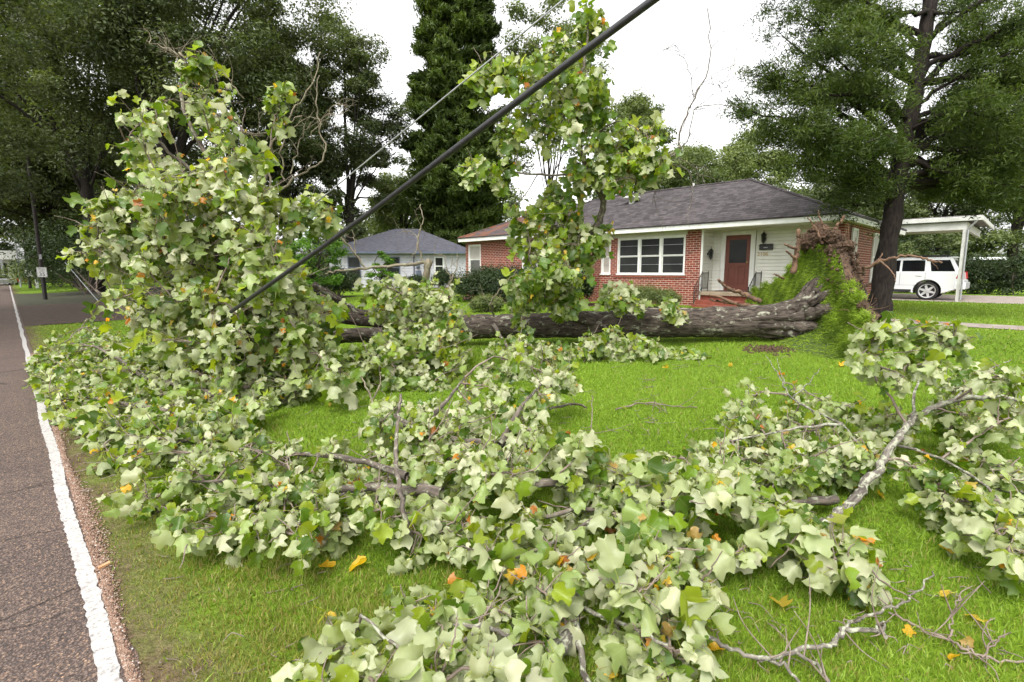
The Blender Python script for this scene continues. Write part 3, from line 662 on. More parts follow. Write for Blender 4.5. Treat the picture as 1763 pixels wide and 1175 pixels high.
    for q in (1.32, 2.25): b = MB(); b.box((sx0 - .03, y_r + q, ZH + .99), (sx0 - .004, y_r + q + .2, ZH + 1.03)); b.build('door_handle', M['carpaint'], suv, .01)
    for yc in (yR, yF):
        # dark wheel well lips
        b = MB(); o_, i_ = arc(yc), [(yc + (ra - .02) * math.cos(t), zc + (ra - .02) * math.sin(t)) for t in np.linspace(-.22, math.pi + .22, 17)]
        for k in range(16): b.prism([(sx0 - .004, *o_[k]), (sx0 - .004, *o_[k + 1]), (sx0 - .004, *i_[k + 1]), (sx0 - .004, *i_[k])], (.3, 0, 0))
        b.build('wheel_arch', M['trim'], suv)
        for xw_, s in ((sx0 + .02, 1), (sx1 - .02, -1)):
            w = MB(); w.lathe((xw_, yc, zc), [(.26, .02 * s), (.33, .0), (.365, .03 * s), (rw, .06 * s), (rw, .2 * s), (.34, .24 * s), (.26, .24 * s)], 36, 0); wh = w.build('wheel', M['tyre'], suv, smooth=False)
            r = MB(); r.lathe((xw_, yc, zc), [(.27, .012 * s), (.285, .0), (.26, .008 * s), (.25, .05 * s)], 36, 0)
            dk = MB(); dk.lathe((xw_, yc, zc), [(.26, .09 * s), (.0, .1 * s)], 24, 0); dk.build('dark_dish', M['trim'], wh)  # black dish behind the spokes: shade of the gaps put into its colour
            for k in range(6):
                t = k * math.pi / 3 + .3; e = np.array((0, math.cos(t), math.sin(t))); g = np.array((0, -math.sin(t), math.cos(t))); c = np.array((xw_ + .03 * s, yc, zc))
                r.prism([c + e * .05 - g * .05, c + e * .25 - g * .035, c + e * .25 + g * .035, c + e * .05 + g * .05], (.03 * s, 0, 0))
            r.lathe((xw_, yc, zc), [(.0, .0), (.06, .005 * s), (.075, .05 * s)], 18, 0); r.build('rim', M['alloy'], wh)
build_suv()

# ------------------------------------------------------------------ the white neighbour house (turned a little)
M['lapwhite'] = mat('white_clapboard', (.50, .50, .53), (.42, .42, .45), 2.5, .6)
M['bluetrim'] = mat('blue_trim', (.10, .12, .17), (.08, .095, .13), 4, .5)
def neighbour():
    D = 36.0; c0 = at(683, 470, D); ang = -AZ + math.radians(4)
    root = empty('neighbour_house', (c0[0], c0[1], .45), 'white clapboard neighbour house with blue grey hip roof beyond the fallen branches', 'house', None, ang)
    # local frame: X along the front (right), Y away from the camera
    wl, wr, zt, dpt = -4.6, 5.1, 2.75, 8.0
    b = MB(); lap(b, (wl, 0, 0), (1, 0, 0), (0, -1, 0), wr - wl, .25, zt, .19); b.box((wl, .016, -.3), (wr, dpt, zt)); b.build('wall', M['lapwhite'], root, world_coords=False)
    b = MB(); b.box((wl - .03, -.05, -.4), (wr + .03, .3, .25)); b.build('foundation', M['mulch'], root, world_coords=False)
    e = .5; x0, x1, y0, y1 = wl - e, wr + e, -e, dpt + e; hw = (y1 - y0) / 2; rise = 1.9
    b = MB(); P = [(x0, y0, zt), (x1, y0, zt), (x1, y1, zt), (x0, y1, zt), (x0 + hw, y0 + hw, zt + rise), (x1 - hw, y0 + hw, zt + rise)]
    b.add(P, [(0, 1, 5, 4), (1, 2, 5), (2, 3, 4, 5), (3, 0, 4), (0, 3, 2, 1)]); rf = b.build('roof', M['shingle_nb'], root, world_coords=False)
    b = MB(); b.box((x0 - .02, y0 - .03, zt - .14), (x1 + .02, y0 + .02, zt - .003)); b.box((x1 - .02, y0 + .023, zt - .14), (x1 + .03, y1, zt - .003)); b.build('fascia', M['bluetrim'], root, world_coords=False)
    for xa, xb_, za, zb_ in ((-3.35, -2.45, .9, 2.4), (-.65, .25, .9, 2.4), (2.65, 3.3, 1.1, 2.4)):
        b = MB(); t = .07; b.box((xa, -.07, za), (xa + t, -.03, zb_)); b.box((xb_ - t, -.07, za), (xb_, -.03, zb_)); b.box((xa + t, -.07, za), (xb_ - t, -.03, za + t)); b.box((xa + t, -.07, zb_ - t), (xb_ - t, -.03, zb_)); b.box((xa + t, -.065, (za + zb_) / 2 - .03), (xb_ - t, -.035, (za + zb_) / 2 + .03))
        w = b.build('window', M['bluetrim'] if xa < 2 else M['white'], root, world_coords=False); b = MB(); b.box((xa + t, -.05, za + t), (xb_ - t, -.04, zb_ - t)); b.build('pane', M['pane'], w, world_coords=False)
    b = MB(); b.box((1.35, -.16, .95), (1.7, -.03, 1.45)); b.lathe((1.5, -.16, 1.75), [(.0, -.16), (.12, -.15), (.13, 0)], 16, 1); b.box((1.38, -.1, 1.6), (1.62, -.03, 1.95)); b.bar((1.22, -.09, .3), (1.22, -.09, 2.6), .04, 8); b.build('electric_meter', M['bluetrim'], root, world_coords=False)
M['shingle_nb'] = mat('bluegrey_shingles', (.085, .085, .105), (.045, .045, .058), 4, .9, .8, .03, 'Object', (1, 1, 3))
neighbour()

# ------------------------------------------------------------------ roadside: sign, poles, wires, far street
def signplate(w, h, root, z, mat_):
    b = MB(); b.box((-w / 2, -.012, z), (w / 2, 0, z + h)); return b.build('panel', mat_, root, bevel=.002, world_coords=False)
R_LOCAL = Matrix.Rotation(math.radians(90), 4, 'X')
p = grd(78, 517)
sg = empty('speed_limit_sign', (p[0], p[1], 0), 'white speed limit 35 sign on the dark pole left of the leafy crown', 'road sign')
hz = 1.8 - .42
SG = .78
pn = signplate(.62, .80, sg, hz, M['white'])
b = MB(); 
for a, c in (((-.285, -.0165, hz + .025), (.285, -.013, hz + .035)), ((-.285, -.0165, hz + .765), (.285, -.013, hz + .775)), ((-.285, -.0165, hz + .036), (-.275, -.013, hz + .764)), ((.275, -.0165, hz + .036), (.285, -.013, hz + .764))): b.box(a, c)
b.build('border', M['black'], pn, world_coords=False)
for s, z, q in (('SPEED', .65, .15), ('LIMIT', .49, .15), ('35', .22, .40)): text(s, (0, -.013, hz + z), q, M['black'], pn, R_LOCAL, 'lettering', .002).matrix_parent_inverse = Matrix.Identity(4)
pn.location = (0, 0, (hz + .4) * (1 - SG)); pn.scale = (SG, SG, SG)
b = MB(); b.bar((0, .03, 0), (0, .03, hz + .75), .03, 8); b.build('post', M['black'], sg, world_coords=False)
q = empty('utility_pole', (p[0] + .02, p[1] + .25, 0), 'dark wooden utility pole standing behind the speed limit sign', 'utility pole')
b = MB(); b.bar((0, 0, -.1), (-.02, 0, 9), .12, 14, .09); b.build('pole', M['oakbark'] if False else mat('creosote_wood', (.03, .024, .02), (.016, .013, .011), 8, .9, .5), q, world_coords=False)
b = MB(); b.box((-.06, -.14, 2.6), (.06, -.10, 2.9)); b.build('pole_tag', M['steel'], q, world_coords=False)
p2 = grd(46, 497); q = empty('roadside_pole', (p2[0] + .3, p2[1], 0), 'thin dark pole with a small white notice far down the road', 'utility pole')
b = MB(); b.bar((0, 0, -.1), (0, 0, 9), .15, 10, .12); b.build('pole', bpy.data.materials['creosote_wood'], q, world_coords=False)
b = MB(); b.box((-.3, -.2, 1.3), (.3, -.17, 2.0)); b.build('notice', M['white'], q, world_coords=False)
p3 = grd(54, 497); q = empty('marker_post', (p3[0] + .5, p3[1], 0), 'short white marker post on the sunny verge beyond the dark driveway', 'marker post')
b = MB(); b.box((-.14, -.06, 0), (.14, .06, .95)); b.build('post', M['white'], q, bevel=.02, world_coords=False); b = MB(); b.box((-.1, -.07, .7), (.1, -.063, .85)); b.build('plate', M['steel'], q, world_coords=False)
def stay(a, c, r, name, mtl, label, cat):
    b = MB(); b.bar(a, c, r, 8); o = b.build(name, mtl, None, smooth=True); return tag(o, label, cat)
g1 = grd(172, 508); g1[2] = zg(g1[0]); stay(g1, at(95, 430, depth(g1) + 3.5), .06, 'leaning_pole', M['twig'], 'thicker brown leaning pole just above the thin wire, left of the leafy crown', 'pole')
g2 = grd(170, 520); g2[2] = zg(g2[0]); stay(g2, at(112, 452, depth(g2) + 3), .022, 'guy_wire', M['steel'], 'thin pale guy wire slanting down behind the left edge of the leafy crown', 'wire')
# far end of the road: shop front, cars, signal lamps
M['shopwall'] = mat('pale_shop_wall', (.72, .70, .70), (.6, .58, .58), .4, .6)
q = empty('shop_building', (-3, 108, 0), 'pale low shop building at the bright far end of the road', 'shop')
b = MB(); b.box((-22, 0, 0), (4.2, 10, 4.4)); b.build('wall', M['shopwall'], q, world_coords=False)
b = MB(); b.box((-22.3, -1.6, 3.6), (4.5, -.003, 4.9)); b.build('canopy', M['white'], q, bevel=.05, world_coords=False)
for k in range(8): b = MB(); b.box((-20 + k * 3, -.03, .4), (-17.8 + k * 3, -.004, 3.1)); b.build('window', M['pane'], q, world_coords=False)
for k in range(5): b = MB(); b.box((-21.5 + k * 6, -1.5, 0), (-21.2 + k * 6, -1.2, 3.6)); b.build('post', M['steel'], q, world_coords=False)
def far_car(px, py, mtl, label, rz=0):
    g = grd(px, py); r = empty('distant_car', (g[0], g[1], 0), label, 'car', 'cars at the far end of the road', rz)
    b = MB(); pr = [(-2.2, .3), (2.2, .3), (2.25, .75), (1.3, .92), (.7, 1.42), (-1.1, 1.42), (-1.9, .95), (-2.25, .85)]
    b.prism([(-.88, y, z) for y, z in pr], (1.76, 0, 0)); b.build('body', mtl, r, bevel=.06, world_coords=False)
    b = MB(); b.prism([(-.89, y, z) for y, z in ((1.1, .98), (.66, 1.35), (-1.0, 1.35), (-1.6, .98))], (1.78, 0, 0)); b.prism([(-.7, -1.98, .96), (.7, -1.98, .96), (.62, -1.2, 1.38), (-.62, -1.2, 1.38)], (0, -.03, .02)); b.build('window', M['carglass'], r, world_coords=False)
    for s in (-.78, .6): b = MB(); b.box((s, -2.27, .72), (s + .18, -2.2, .86)); b.build('tail_lamp', M['redlens'], r, world_coords=False)
    for yy in (-1.35, 1.35):
        for xx in (-.9, .9): b = MB(); b.lathe((xx, yy, .32), [(.0, -.09), (.3, -.09), (.32, -.05), (.32, .05), (.3, .09), (.0, .09)], 18, 0); b.build('wheel', M['tyre'], r, world_coords=False)
far_car(14, 490.5, M['carpaint'], 'white car seen from behind at the far end of the road')
far_car(3.5, 491.5, M['steel'], 'grey car cut by the left edge of the photo, beside the white one', .1)
far_car(31, 489, M['redlens'], 'red car beside the trees at the far end of the road', .5)
q = empty('traffic_signal', (-4.5, 84, 0), 'red traffic signal lamps hanging over the far end of the road', 'traffic light')
b = MB(); b.bar((5.6, 0, 0), (5.6, 0, 6.2), .1, 10); b.bar((5.6, 0, 6.1), (-5, 0, 6.3), .07, 8); b.build('mast', M['steel'], q, world_coords=False)
ml, nl, bl = newmat('lit_red_lamp'); bl.inputs['Base Color'].default_value = rgb((.5, .02, .02)); bl.inputs['Emission Color'].default_value = rgb((1, .04, .03)); bl.inputs['Emission Strength'].default_value = 1.2
for x in (0, 3.2):
    b = MB(); b.box((x - .2, -.18, 5.1), (x + .2, .12, 6.15)); h = b.build('signal_head', M['black'], q, bevel=.03, world_coords=False); b = MB(); b.lathe((x, -.18, 5.95), [(.0, -.03), (.14, -.01), (.15, .0)], 16, 1); b.build('lamp', ml, h, world_coords=False)

# ------------------------------------------------------------------ tubes and tree builders
def smooth_path(pts, n=6, wob=0.0, rng=RNG):
    P = np.asarray(pts, float)
    if len(P) < 3: 
        t = np.linspace(0, 1, n + 1)[:, None]; Q = P[0] * (1 - t) + P[-1] * t
    else:
        E = np.concatenate([[2 * P[0] - P[1]], P, [2 * P[-1] - P[-2]]]); out = []
        for i in range(len(P) - 1):
            a, b, c, d = E[i:i + 4]; t = np.linspace(0, 1, n, endpoint=False)[:, None]
            out.append(.5 * ((2 * b) + (c - a) * t + (2 * a - 5 * b + 4 * c - d) * t * t + (3 * b - a - 3 * c + d) * t ** 3))
        Q = np.concatenate(out + [P[-1:]])
    if wob:
        w = rng.normal(0, wob, Q.shape); w[0] = w[-1] = 0; Q = Q + w
    return Q
class Tubes:
    def __init__(s): s.v, s.f, s.b, s.n = [], [], [], 0
    def add(s, path, r, sides=8, lump=0.0, cap=True):
        P = np.asarray(path, float); k = len(P); r = np.broadcast_to(np.asarray(r, float), (k,)).copy()
        T = np.gradient(P, axis=0); T /= np.linalg.norm(T, axis=1)[:, None] + 1e-9
        u = np.cross(T[0], (0, 0, 1) if abs(T[0][2]) < .9 else (1, 0, 0)); u /= np.linalg.norm(u); U = []
        for t in T:
            u = u - t * (u @ t); u /= np.linalg.norm(u) + 1e-9; U.append(u)
        U = np.array(U); Wv = np.cross(T, U); th = np.linspace(0, 2 * math.pi, sides, endpoint=False)
        L = np.concatenate([[0], np.cumsum(np.linalg.norm(np.diff(P, axis=0), axis=1))])
        R = r[:, None] * np.ones(sides)
        if lump: R = R * (1 + RNG.normal(0, lump, R.shape) + lump * np.sin(L[:, None] * 5 + th * 2 + RNG.uniform(0, 6)))
        c, q = np.cos(th), np.sin(th)
        V = P[:, None] + (U[:, None] * c[None, :, None] + Wv[:, None] * q[None, :, None]) * R[..., None]
        off = RNG.uniform(0, 20)
        B = np.stack([c[None] * r[:, None], q[None] * r[:, None], np.repeat(L[:, None], sides, 1) + off], -1)
        i = np.arange(k * sides).reshape(k, sides) + s.n
        j = np.roll(i, -1, 1); s.f.append(np.stack([i[:-1], j[:-1], j[1:], i[1:]], -1).reshape(-1, 4))
        s.v.append(V.reshape(-1, 3)); s.b.append(B.reshape(-1, 3)); s.n += k * sides
        if cap:
            s.v.append(P[-1:]); s.b.append(np.array([[0, 0, L[-1] + off]])); e = s.n; s.n += 1
            s.f.append(np.stack([i[-1], j[-1], np.full(sides, e), np.full(sides, e)], -1)[:, :3])
        return s
    def mesh(s, name):
        q = [f for f in s.f if f.shape[1] == 4]; t = [f for f in s.f if f.shape[1] == 3]
        return npmesh(name, np.concatenate(s.v), [np.concatenate(q)] + ([np.concatenate(t)] if t else []), True, vattrs={'bark': np.concatenate(s.b)})
    def build(s, name, material, parent=None):
        return link(name, s.mesh(name), material, parent)
def unit(v): return v / (np.linalg.norm(v, axis=-1, keepdims=True) + 1e-9)

def cards(pos, nrm, size, aspect, rng, along=None):
    """diamond leaf faces at pos with normal nrm"""
    n = len(pos); nrm = unit(nrm)
    a = rng.normal(size=(n, 3)) if along is None else along
    a = unit(a - nrm * np.sum(a * nrm, 1, keepdims=True)); b = np.cross(nrm, a)
    L = (size * .5)[:, None]; Wd = L * aspect
    V = np.stack([pos - a * L, pos + b * Wd + nrm * L * .15, pos + a * L, pos - b * Wd + nrm * L * .15], 1)
    return V.reshape(-1, 3), np.arange(n * 4).reshape(n, 4)
def clump_cloud(C, R, per, leaf, rng, squash=.75, upb=.5, tone_sd=.16, shell=.5):
    K = len(C); n = K * per
    d = unit(rng.normal(size=(n, 3))); rad = rng.uniform(0, 1, n) ** shell
    c = np.repeat(C, per, 0); r = np.repeat(R, per)
    lump = 1 + .35 * np.sin(d[:, 0] * 5 + c[:, 0] * 3) * np.sin(d[:, 1] * 4 + c[:, 1] * 3 + 2 * d[:, 2])
    pos = c + d * (r * rad * lump)[:, None] * np.array([1, 1, squash])
    nrm = d * .7 + np.array([0, 0, upb]) + rng.normal(0, .55, (n, 3))
    V, Fc = cards(pos, nrm, leaf * rng.uniform(.65, 1.35, n), .42, rng)
    tone = np.repeat(rng.normal(.42, .2, K), per) + rng.normal(0, tone_sd, n)
    return V, Fc, np.repeat(np.clip(tone, 0, 1), 4)
def oak(name, label, base, h, radii, seed, K=110, per=300, leaf=.22, material='oak', bark='oakbark', trunk_r=.35, clump=.26, low=.0, group=None, cat='tree', fork=.35, cshift=(0, 0, 0), gaps=.0, shell=.4):
    rng = np.random.default_rng(seed); base = np.asarray(base, float)
    root = empty(name, base, label, cat, group)
    rx, ry, rz = radii; cz = h - rz; ctr = base + np.array([0, 0, cz]) + np.array(cshift)
    d = unit(rng.normal(size=(K * 4, 3))); d = d[d[:, 2] > -.75 + low][:K]; K = len(d)
    wob = 1 + .22 * np.sin(d[:, 0] * 4 + seed) + .2 * np.sin(d[:, 1] * 5 + 1.7 * seed) + .12 * np.sin(d[:, 2] * 7)
    rad = rng.uniform(.35, 1, K) ** .6 * wob
    C = ctr + d * rad[:, None] * np.array([rx, ry, rz]) * .88
    Rr = clump * min(rx, rz) * rng.uniform(.55, 1.2, K)
    C[:, 2] = np.maximum(C[:, 2], base[2] + .8 + Rr * .5)
    V, Fc, tone = clump_cloud(C, Rr, per, leaf, rng, squash=.62, upb=.8, shell=shell)
    tb = Tubes(); top = base + np.array([rng.normal(0, .2), rng.normal(0, .2), h * fork]) + np.array(cshift) * .3
    tb.add(smooth_path([base - (0, 0, .3), base + (0, 0, .5), (base + top) / 2 + rng.normal(0, .12, 3), top], 5), np.linspace(trunk_r * 1.25, trunk_r * .75, 16), 12, .04)
    order = rng.permutation(K)[:min(K, 15)]
    for i in order:
        mid = (top + C[i]) / 2 + rng.normal(0, .35, 3) + np.array([0, 0, .25 * rng.uniform(-1, 1)])
        pth = smooth_path([base + (top - base) * rng.uniform(.62, 1.0), mid, C[i]], 5, .04, rng); tb.add(pth, np.linspace(trunk_r * rng.uniform(.18, .45), .03, len(pth)), 6, .05)
    tb.build('trunk', M[bark], root)
    tag(link('crown', npmesh('crown', V, Fc, False, {'tone': tone}), M[material], root))
    return root
def from_px(px, y_top, y_bot, halfw, D):
    """crown box in the photograph at distance D along the view axis -> base point, height, radius"""
    g = at(px, 470, D); z0 = float(zg(g[0])); top = at(px, y_top, D)[2]; bot = at(px, y_bot, D)[2]
    return (g[0], g[1], z0), top - z0, halfw * D / F, (top - bot) / 2
def px_oak(name, label, px, y_top, y_bot, halfw, D, seed, **kw):
    b, h, r, rz = from_px(px, y_top, y_bot, halfw, D)
    return oak(name, label, b, h, (r, r * kw.pop('deep', .8), rz), seed, **kw)

# ------------------------------------------------------------------ standing trees
TG = 'trees beyond the road and houses'
oak('oak_tree', 'dark spreading oak overhanging the road at the far left with low foliage', (-10.5, 27, 0), 19, (12.5, 13, 7.6), 11, K=420, per=480, leaf=.16, trunk_r=.45, clump=.15, group=TG, fork=.25)
oak('oak_tree', 'dark oak behind the far end of the road, its lowest leaves just over the cars', (5.5, 72, 0), 22, (9.5, 9, 9.0), 28, K=200, per=330, leaf=.4, trunk_r=.3, clump=.2, group=TG, cshift=(-3.5, 0, 0))
px_oak('oak_tree', 'distant dark oak low behind the speed limit sign', 95, 180, 478, 110, 80, 30, K=150, per=330, leaf=.5, trunk_r=.3, clump=.24, group=TG)
px_oak('oak_tree', 'dark oak with low foliage between the small far sign and the leafy crown', 130, 120, 480, 110, 56, 29, K=170, per=330, leaf=.4, trunk_r=.3, clump=.24, group=TG)
px_oak('oak_tree', 'huge dark oak filling the sky directly behind the leafy crown of the fallen tree', 310, -260, 430, 300, 34, 12, K=260, per=620, leaf=.24, trunk_r=.55, clump=.16, group=TG)
px_oak('oak_tree', 'dark oak rising over the road behind the speed limit sign', 165, -200, 462, 230, 42, 13, K=240, per=520, leaf=.28, trunk_r=.5, clump=.18, group=TG)
px_oak('oak_tree', 'tall ragged oak between the big dark oak and the conifer, above the white house', 600, 60, 430, 115, 43, 14, K=150, per=420, leaf=.24, trunk_r=.4, clump=.2, group=TG)
px_oak('oak_tree', 'dark oak with a thin pointed top left of the sky gap over the white house', 500, 15, 430, 100, 40, 15, K=130, per=420, leaf=.22, trunk_r=.4, clump=.2, group=TG)
px_oak('oak_tree', 'pale loose oak showing above and right of the dark conifer', 945, -30, 380, 110, 46, 16, K=110, per=230, leaf=.28, material='oak_light', trunk_r=.18, clump=.2, group=TG)
px_oak('oak_tree', 'round grey green oak peeping out right of the upright leafy limb', 1085, 135, 400, 75, 47, 17, K=110, per=300, leaf=.26, material='oak_light', trunk_r=.18, clump=.26, group=TG)
px_oak('small_tree', 'low light green tree behind the house roof ridge, left of the pale round one', 1190, 240, 390, 90, 44, 18, K=100, per=300, leaf=.24, material='oak_light', trunk_r=.25, clump=.28, group=TG)
px_oak('small_tree', 'pale hazy round tree above the middle of the house roof', 1290, 228, 390, 78, 60, 19, K=100, per=300, leaf=.34, material='oak_light', trunk_r=.25, clump=.28, group=TG)
px_oak('small_tree', 'yellow green tree low behind the white house and the conifer', 690, 265, 440, 70, 52, 20, K=60, per=240, leaf=.3, material='oak_light', trunk_r=.25, clump=.28, group=TG)
px_oak('oak_tree', 'dark tree behind the right end of the house roof and cedar trunk', 1440, 225, 460, 95, 45, 21, K=90, per=260, leaf=.28, material='oak', trunk_r=.3, clump=.26, group=TG)
px_oak('oak_tree', 'dark broad tree behind the carport, right of the cedar trunk', 1610, 250, 470, 120, 42, 22, K=110, per=260, leaf=.26, material='oak', trunk_r=.3, clump=.24, group=TG)
px_oak('oak_tree', 'dark low crowned tree at the right edge behind the wire fence', 1745, 120, 440, 130, 38, 23, K=120, per=270, leaf=.24, material='oak', trunk_r=.32, clump=.22, group=TG)
px_oak('small_tree', 'slim many stemmed tree seen under the carport roof behind the white car', 1600, 380, 470, 70, 34, 24, K=40, per=160, leaf=.2, material='oak', trunk_r=.12, clump=.26, fork=.25, group=TG)
px_oak('small_tree', 'feathery bright green small tree in front of the left end of the white house', 545, 355, 560, 62, 22, 25, K=60, per=200, leaf=.11, material='fern', trunk_r=.07, clump=.22, fork=.3, shell=.7)
px_oak('vine_tree', 'leafy green vine growing up the white wall between its two dark windows', 655, 425, 520, 30, 34, 26, K=26, per=130, leaf=.16, material='fern', trunk_r=.05, clump=.26, fork=.3, cat='vine')

def juniper(name, label, px, y_top, halfw, D, seed, group=None):
    """tall conical conifer with feathery upswept sprays on layered boughs"""
    rng = np.random.default_rng(seed); b, h, r, _ = from_px(px, y_top, 470, halfw, D); b = np.array(b)
    root = empty(name, b, label, 'conifer', group); tb = Tubes()
    tb.add(smooth_path([b - (0, 0, .3), b + (0, 0, h * .5), b + (0, 0, h)], 8), np.linspace(.42, .03, 17), 12, .03)
    Ps, As, Ts = [], [], []
    nb = 620
    for i in range(nb):
        f = (i + rng.uniform()) / nb; z = h * (.06 + .93 * f); Lb = r * (1 - f) ** .72 * rng.uniform(.7, 1.12) + .25
        if f < .12: Lb *= .75
        t = rng.uniform(0, 2 * math.pi); d = np.array([math.cos(t), math.sin(t), 0]); s = b + (0, 0, z)
        e = s + d * Lb + np.array([0, 0, Lb * rng.uniform(-.12, .25)]); mid = (s + e) / 2 - np.array([0, 0, .12 * Lb])
        pth = smooth_path([s, mid, e], 4, .02, rng); tb.add(pth, np.linspace(.05, .012, len(pth)), 4, 0, False)
        k = int(26 + 46 * Lb); tt = rng.uniform(.25, 1.0, k) ** .75
        q = (s * (1 - tt)[:, None] ** 2 + 2 * mid * ((1 - tt) * tt)[:, None] + e * tt[:, None] ** 2)
        wd = .16 * Lb * (1.15 - tt) + .13
        q = q + rng.normal(0, 1, (k, 3)) * wd[:, None] * np.array([1, 1, .55])
        tone = np.clip(rng.normal(.42, .17), 0, 1) + rng.normal(0, .12, k)
        for _ in range(5):
            a = unit(d * .8 + np.array([0, 0, .75]) + rng.normal(0, .5, (k, 3)))
            Ps.append(q + rng.normal(0, .09, (k, 3))); As.append(a); Ts.append(tone + rng.normal(0, .08, k))
    P, A, T = np.concatenate(Ps), np.concatenate(As), np.concatenate(Ts)
    V, Fc = cards(P, rng.normal(size=P.shape), rng.uniform(.30, .6, len(P)), .22, rng, A)
    tb.build('trunk', M['cedarbark'], root); link('crown', npmesh('crown', V, Fc, False, {'tone': np.repeat(np.clip(T, 0, 1), 4)}), M['juniper'], root)
juniper('conifer_tree', 'tall dark green conifer between the two houses, its top out of the photo', 790, -330, 92, 46, 31)

def cedar():
    """the near cedar right of the root plate: dark leaning trunk and open sprays"""
    rng = np.random.default_rng(41); b = grd(1508, 552); b[2] = zg(b[0])
    root = empty('cedar_tree', b, 'big dark cedar with a thick leaning trunk beside the root plate and carport', 'conifer')
    D = depth(b); tp = [b - (0, 0, .2), b + (0, 0, .05)] + [at(px, py, D) for px, py in ((1520, 500), (1528, 430), (1542, 330), (1560, 230), (1582, 120), (1600, 20), (1618, -120), (1630, -330))]
    pth = smooth_path(tp, 5, .015, rng); zz = pth[:, 2] - b[2]
    tb = Tubes(); tb.add(pth, np.interp(zz, [-.2, .1, .5, 2, 5, 8, 12], [.31, .26, .235, .20, .165, .14, .05]), 18, .05)
    limbs = Tubes(); Ps, As, Ts = [], [], []
    def spray(s, e, sag, wid, dens):
        L = np.linalg.norm(e - s); mid = (s + e) / 2 + np.array([0, 0, sag * L]) + rng.normal(0, .05 * L, 3)
        p = smooth_path([s, mid, e], 6, .03, rng); limbs.add(p, np.linspace(.025 + .014 * L, .012, len(p)), 6, .05)
        nt = int(dens * L)
        for _ in range(nt):
            t = rng.uniform(.3, 1.03); i = min(int(t * (len(p) - 1)), len(p) - 2); o = p[i] + (p[i + 1] - p[i]) * (t * (len(p) - 1) - i)
            dr = unit((e - s) / L * .6 + rng.normal(0, .8, 3) * np.array([1, 1, .45])); l2 = wid * rng.uniform(.35, 1.1) * (1.15 - .5 * t)
            q = o + dr * l2 + np.array([0, 0, -.12 * l2]); limbs.add(np.array([o, (o + q) / 2 + rng.normal(0, .04, 3), q]), [.011, .007, .004], 4, 0, False)
            tone = np.clip(rng.normal(.45, .2), 0, 1)
            for c_ in range(5):
                cc = o + (q - o) * rng.uniform(.35, 1.05) + rng.normal(0, .10, 3); k = 30
                P = cc + rng.normal(0, 1, (k, 3)) * np.array([.11, .11, .07]); A = unit(dr * .7 + rng.normal(0, .7, (k, 3)) + (0, 0, .25))
                Ps.append(P); As.append(A); Ts.append(np.clip(tone + rng.normal(0, .13, k), 0, 1))
    def on_trunk(py):
        i = np.argmin(np.abs(np.array([H / 2 - F * ((q - CAM) @ up) / ((q - CAM) @ fw) for q in pth]) - py)); return pth[i]
    left = [(300, 1292, 190, -1), (250, 1300, 130, 0), (330, 1330, 235, .5), (200, 1345, 60, 1), (140, 1370, 20, -.5), (260, 1390, 160, -1.5), (310, 1380, 280, -1), (350, 1430, 300, -.5), (120, 1400, -40, .5), (90, 1440, -30, -1), (60, 1350, -60, 0), (200, 1420, 90, -1.8), (350, 1450, 350, .8), (270, 1340, 150, 1.5), (220, 1440, 160, 1.2), (330, 1400, 220, -1.6), (30, 1450, 40, -1), (280, 1470, 250, -2), (150, 1480, 60, -2), (0, 1300, -120, 0), (-40, 1480, -120, 0)]
    right = [(300, 1763, 270, 1), (270, 1740, 210, 0), (290, 1700, 300, 1.2), (230, 1790, 150, .5), (180, 1750, 90, -1), (120, 1800, 20, 0), (80, 1700, -30, .5), (300, 1690, 335, 2.4), (280, 1820, 330, -.8), (300, 1760, 345, 2), (220, 1690, 170, -1.4), (150, 1850, 180, 1), (100, 1760, 130, 1.6), (60, 1820, -60, -.8), (280, 1700, 240, 1.5), (0, 1760, -120, 0), (300, 1820, 270, .5), (200, 1790, 220, -1.6), (280, 1750, 320, 2.6), (20, 1700, 40, -1.2), (300, 1640, 320, 1.6), (240, 1720, 160, 2.4), (280, 1670, 250, 2.5), (260, 1850, 260, -1), (200, 1850, 110, -.5), (160, 1720, 60, 1.4), (240, 1760, 240, -.4)]
    for ps, px, py, dd in left + right: spray(on_trunk(ps), at(px, py, D + dd), rng.uniform(-.02, .1), 1.0, 8)
    P, A, T = np.concatenate(Ps), np.concatenate(As), np.concatenate(Ts)
    V, Fc = cards(P, rng.normal(size=P.shape), rng.uniform(.06, .15, len(P)), .2, rng, A)
    tb.build('trunk', M['cedarbark'], root); limbs.build('limbs', M['cedarbark'], root)
    link('crown', npmesh('crown', V, Fc, False, {'tone': np.repeat(T, 4)}), M['cedar'], root)
cedar()

# ------------------------------------------------------------------ shrubs, hedge, wire fence, far woods
def shrub(name, label, c, r, n, leaf, seed, material='bush', cat='shrub', group=None, squash=1.0):
    rng = np.random.default_rng(seed); c = np.asarray(c, float); root = empty(name, (c[0], c[1], zg(c[0])), label, cat, group)
    rx, ry, rz = r; K = 60; d = unit(rng.normal(size=(K, 3))); d[:, 2] = np.abs(d[:, 2]) * 1.0 - .15
    C = np.array([c[0], c[1], float(zg(c[0])) + rz * .42]) + d * np.array([rx, ry, rz * .55]) * rng.uniform(.5, 1, (K, 1))
    V, Fc, tone = clump_cloud(C, .36 * min(rx, rz) * rng.uniform(.7, 1.2, K), n // K, leaf, rng, 1, .6)
    tb = Tubes(); g = np.array([c[0], c[1], float(zg(c[0]))])
    for q in C[:14]: tb.add(smooth_path([g + rng.normal(0, .08, 3) * (1, 1, 0), (g + q) / 2 + rng.normal(0, .05, 3), q], 3), np.linspace(.025, .008, 7), 5)
    tb.build('stem', M['twig'], root); link('foliage', npmesh('foliage', V, Fc, False, {'tone': tone}), M[material], root)
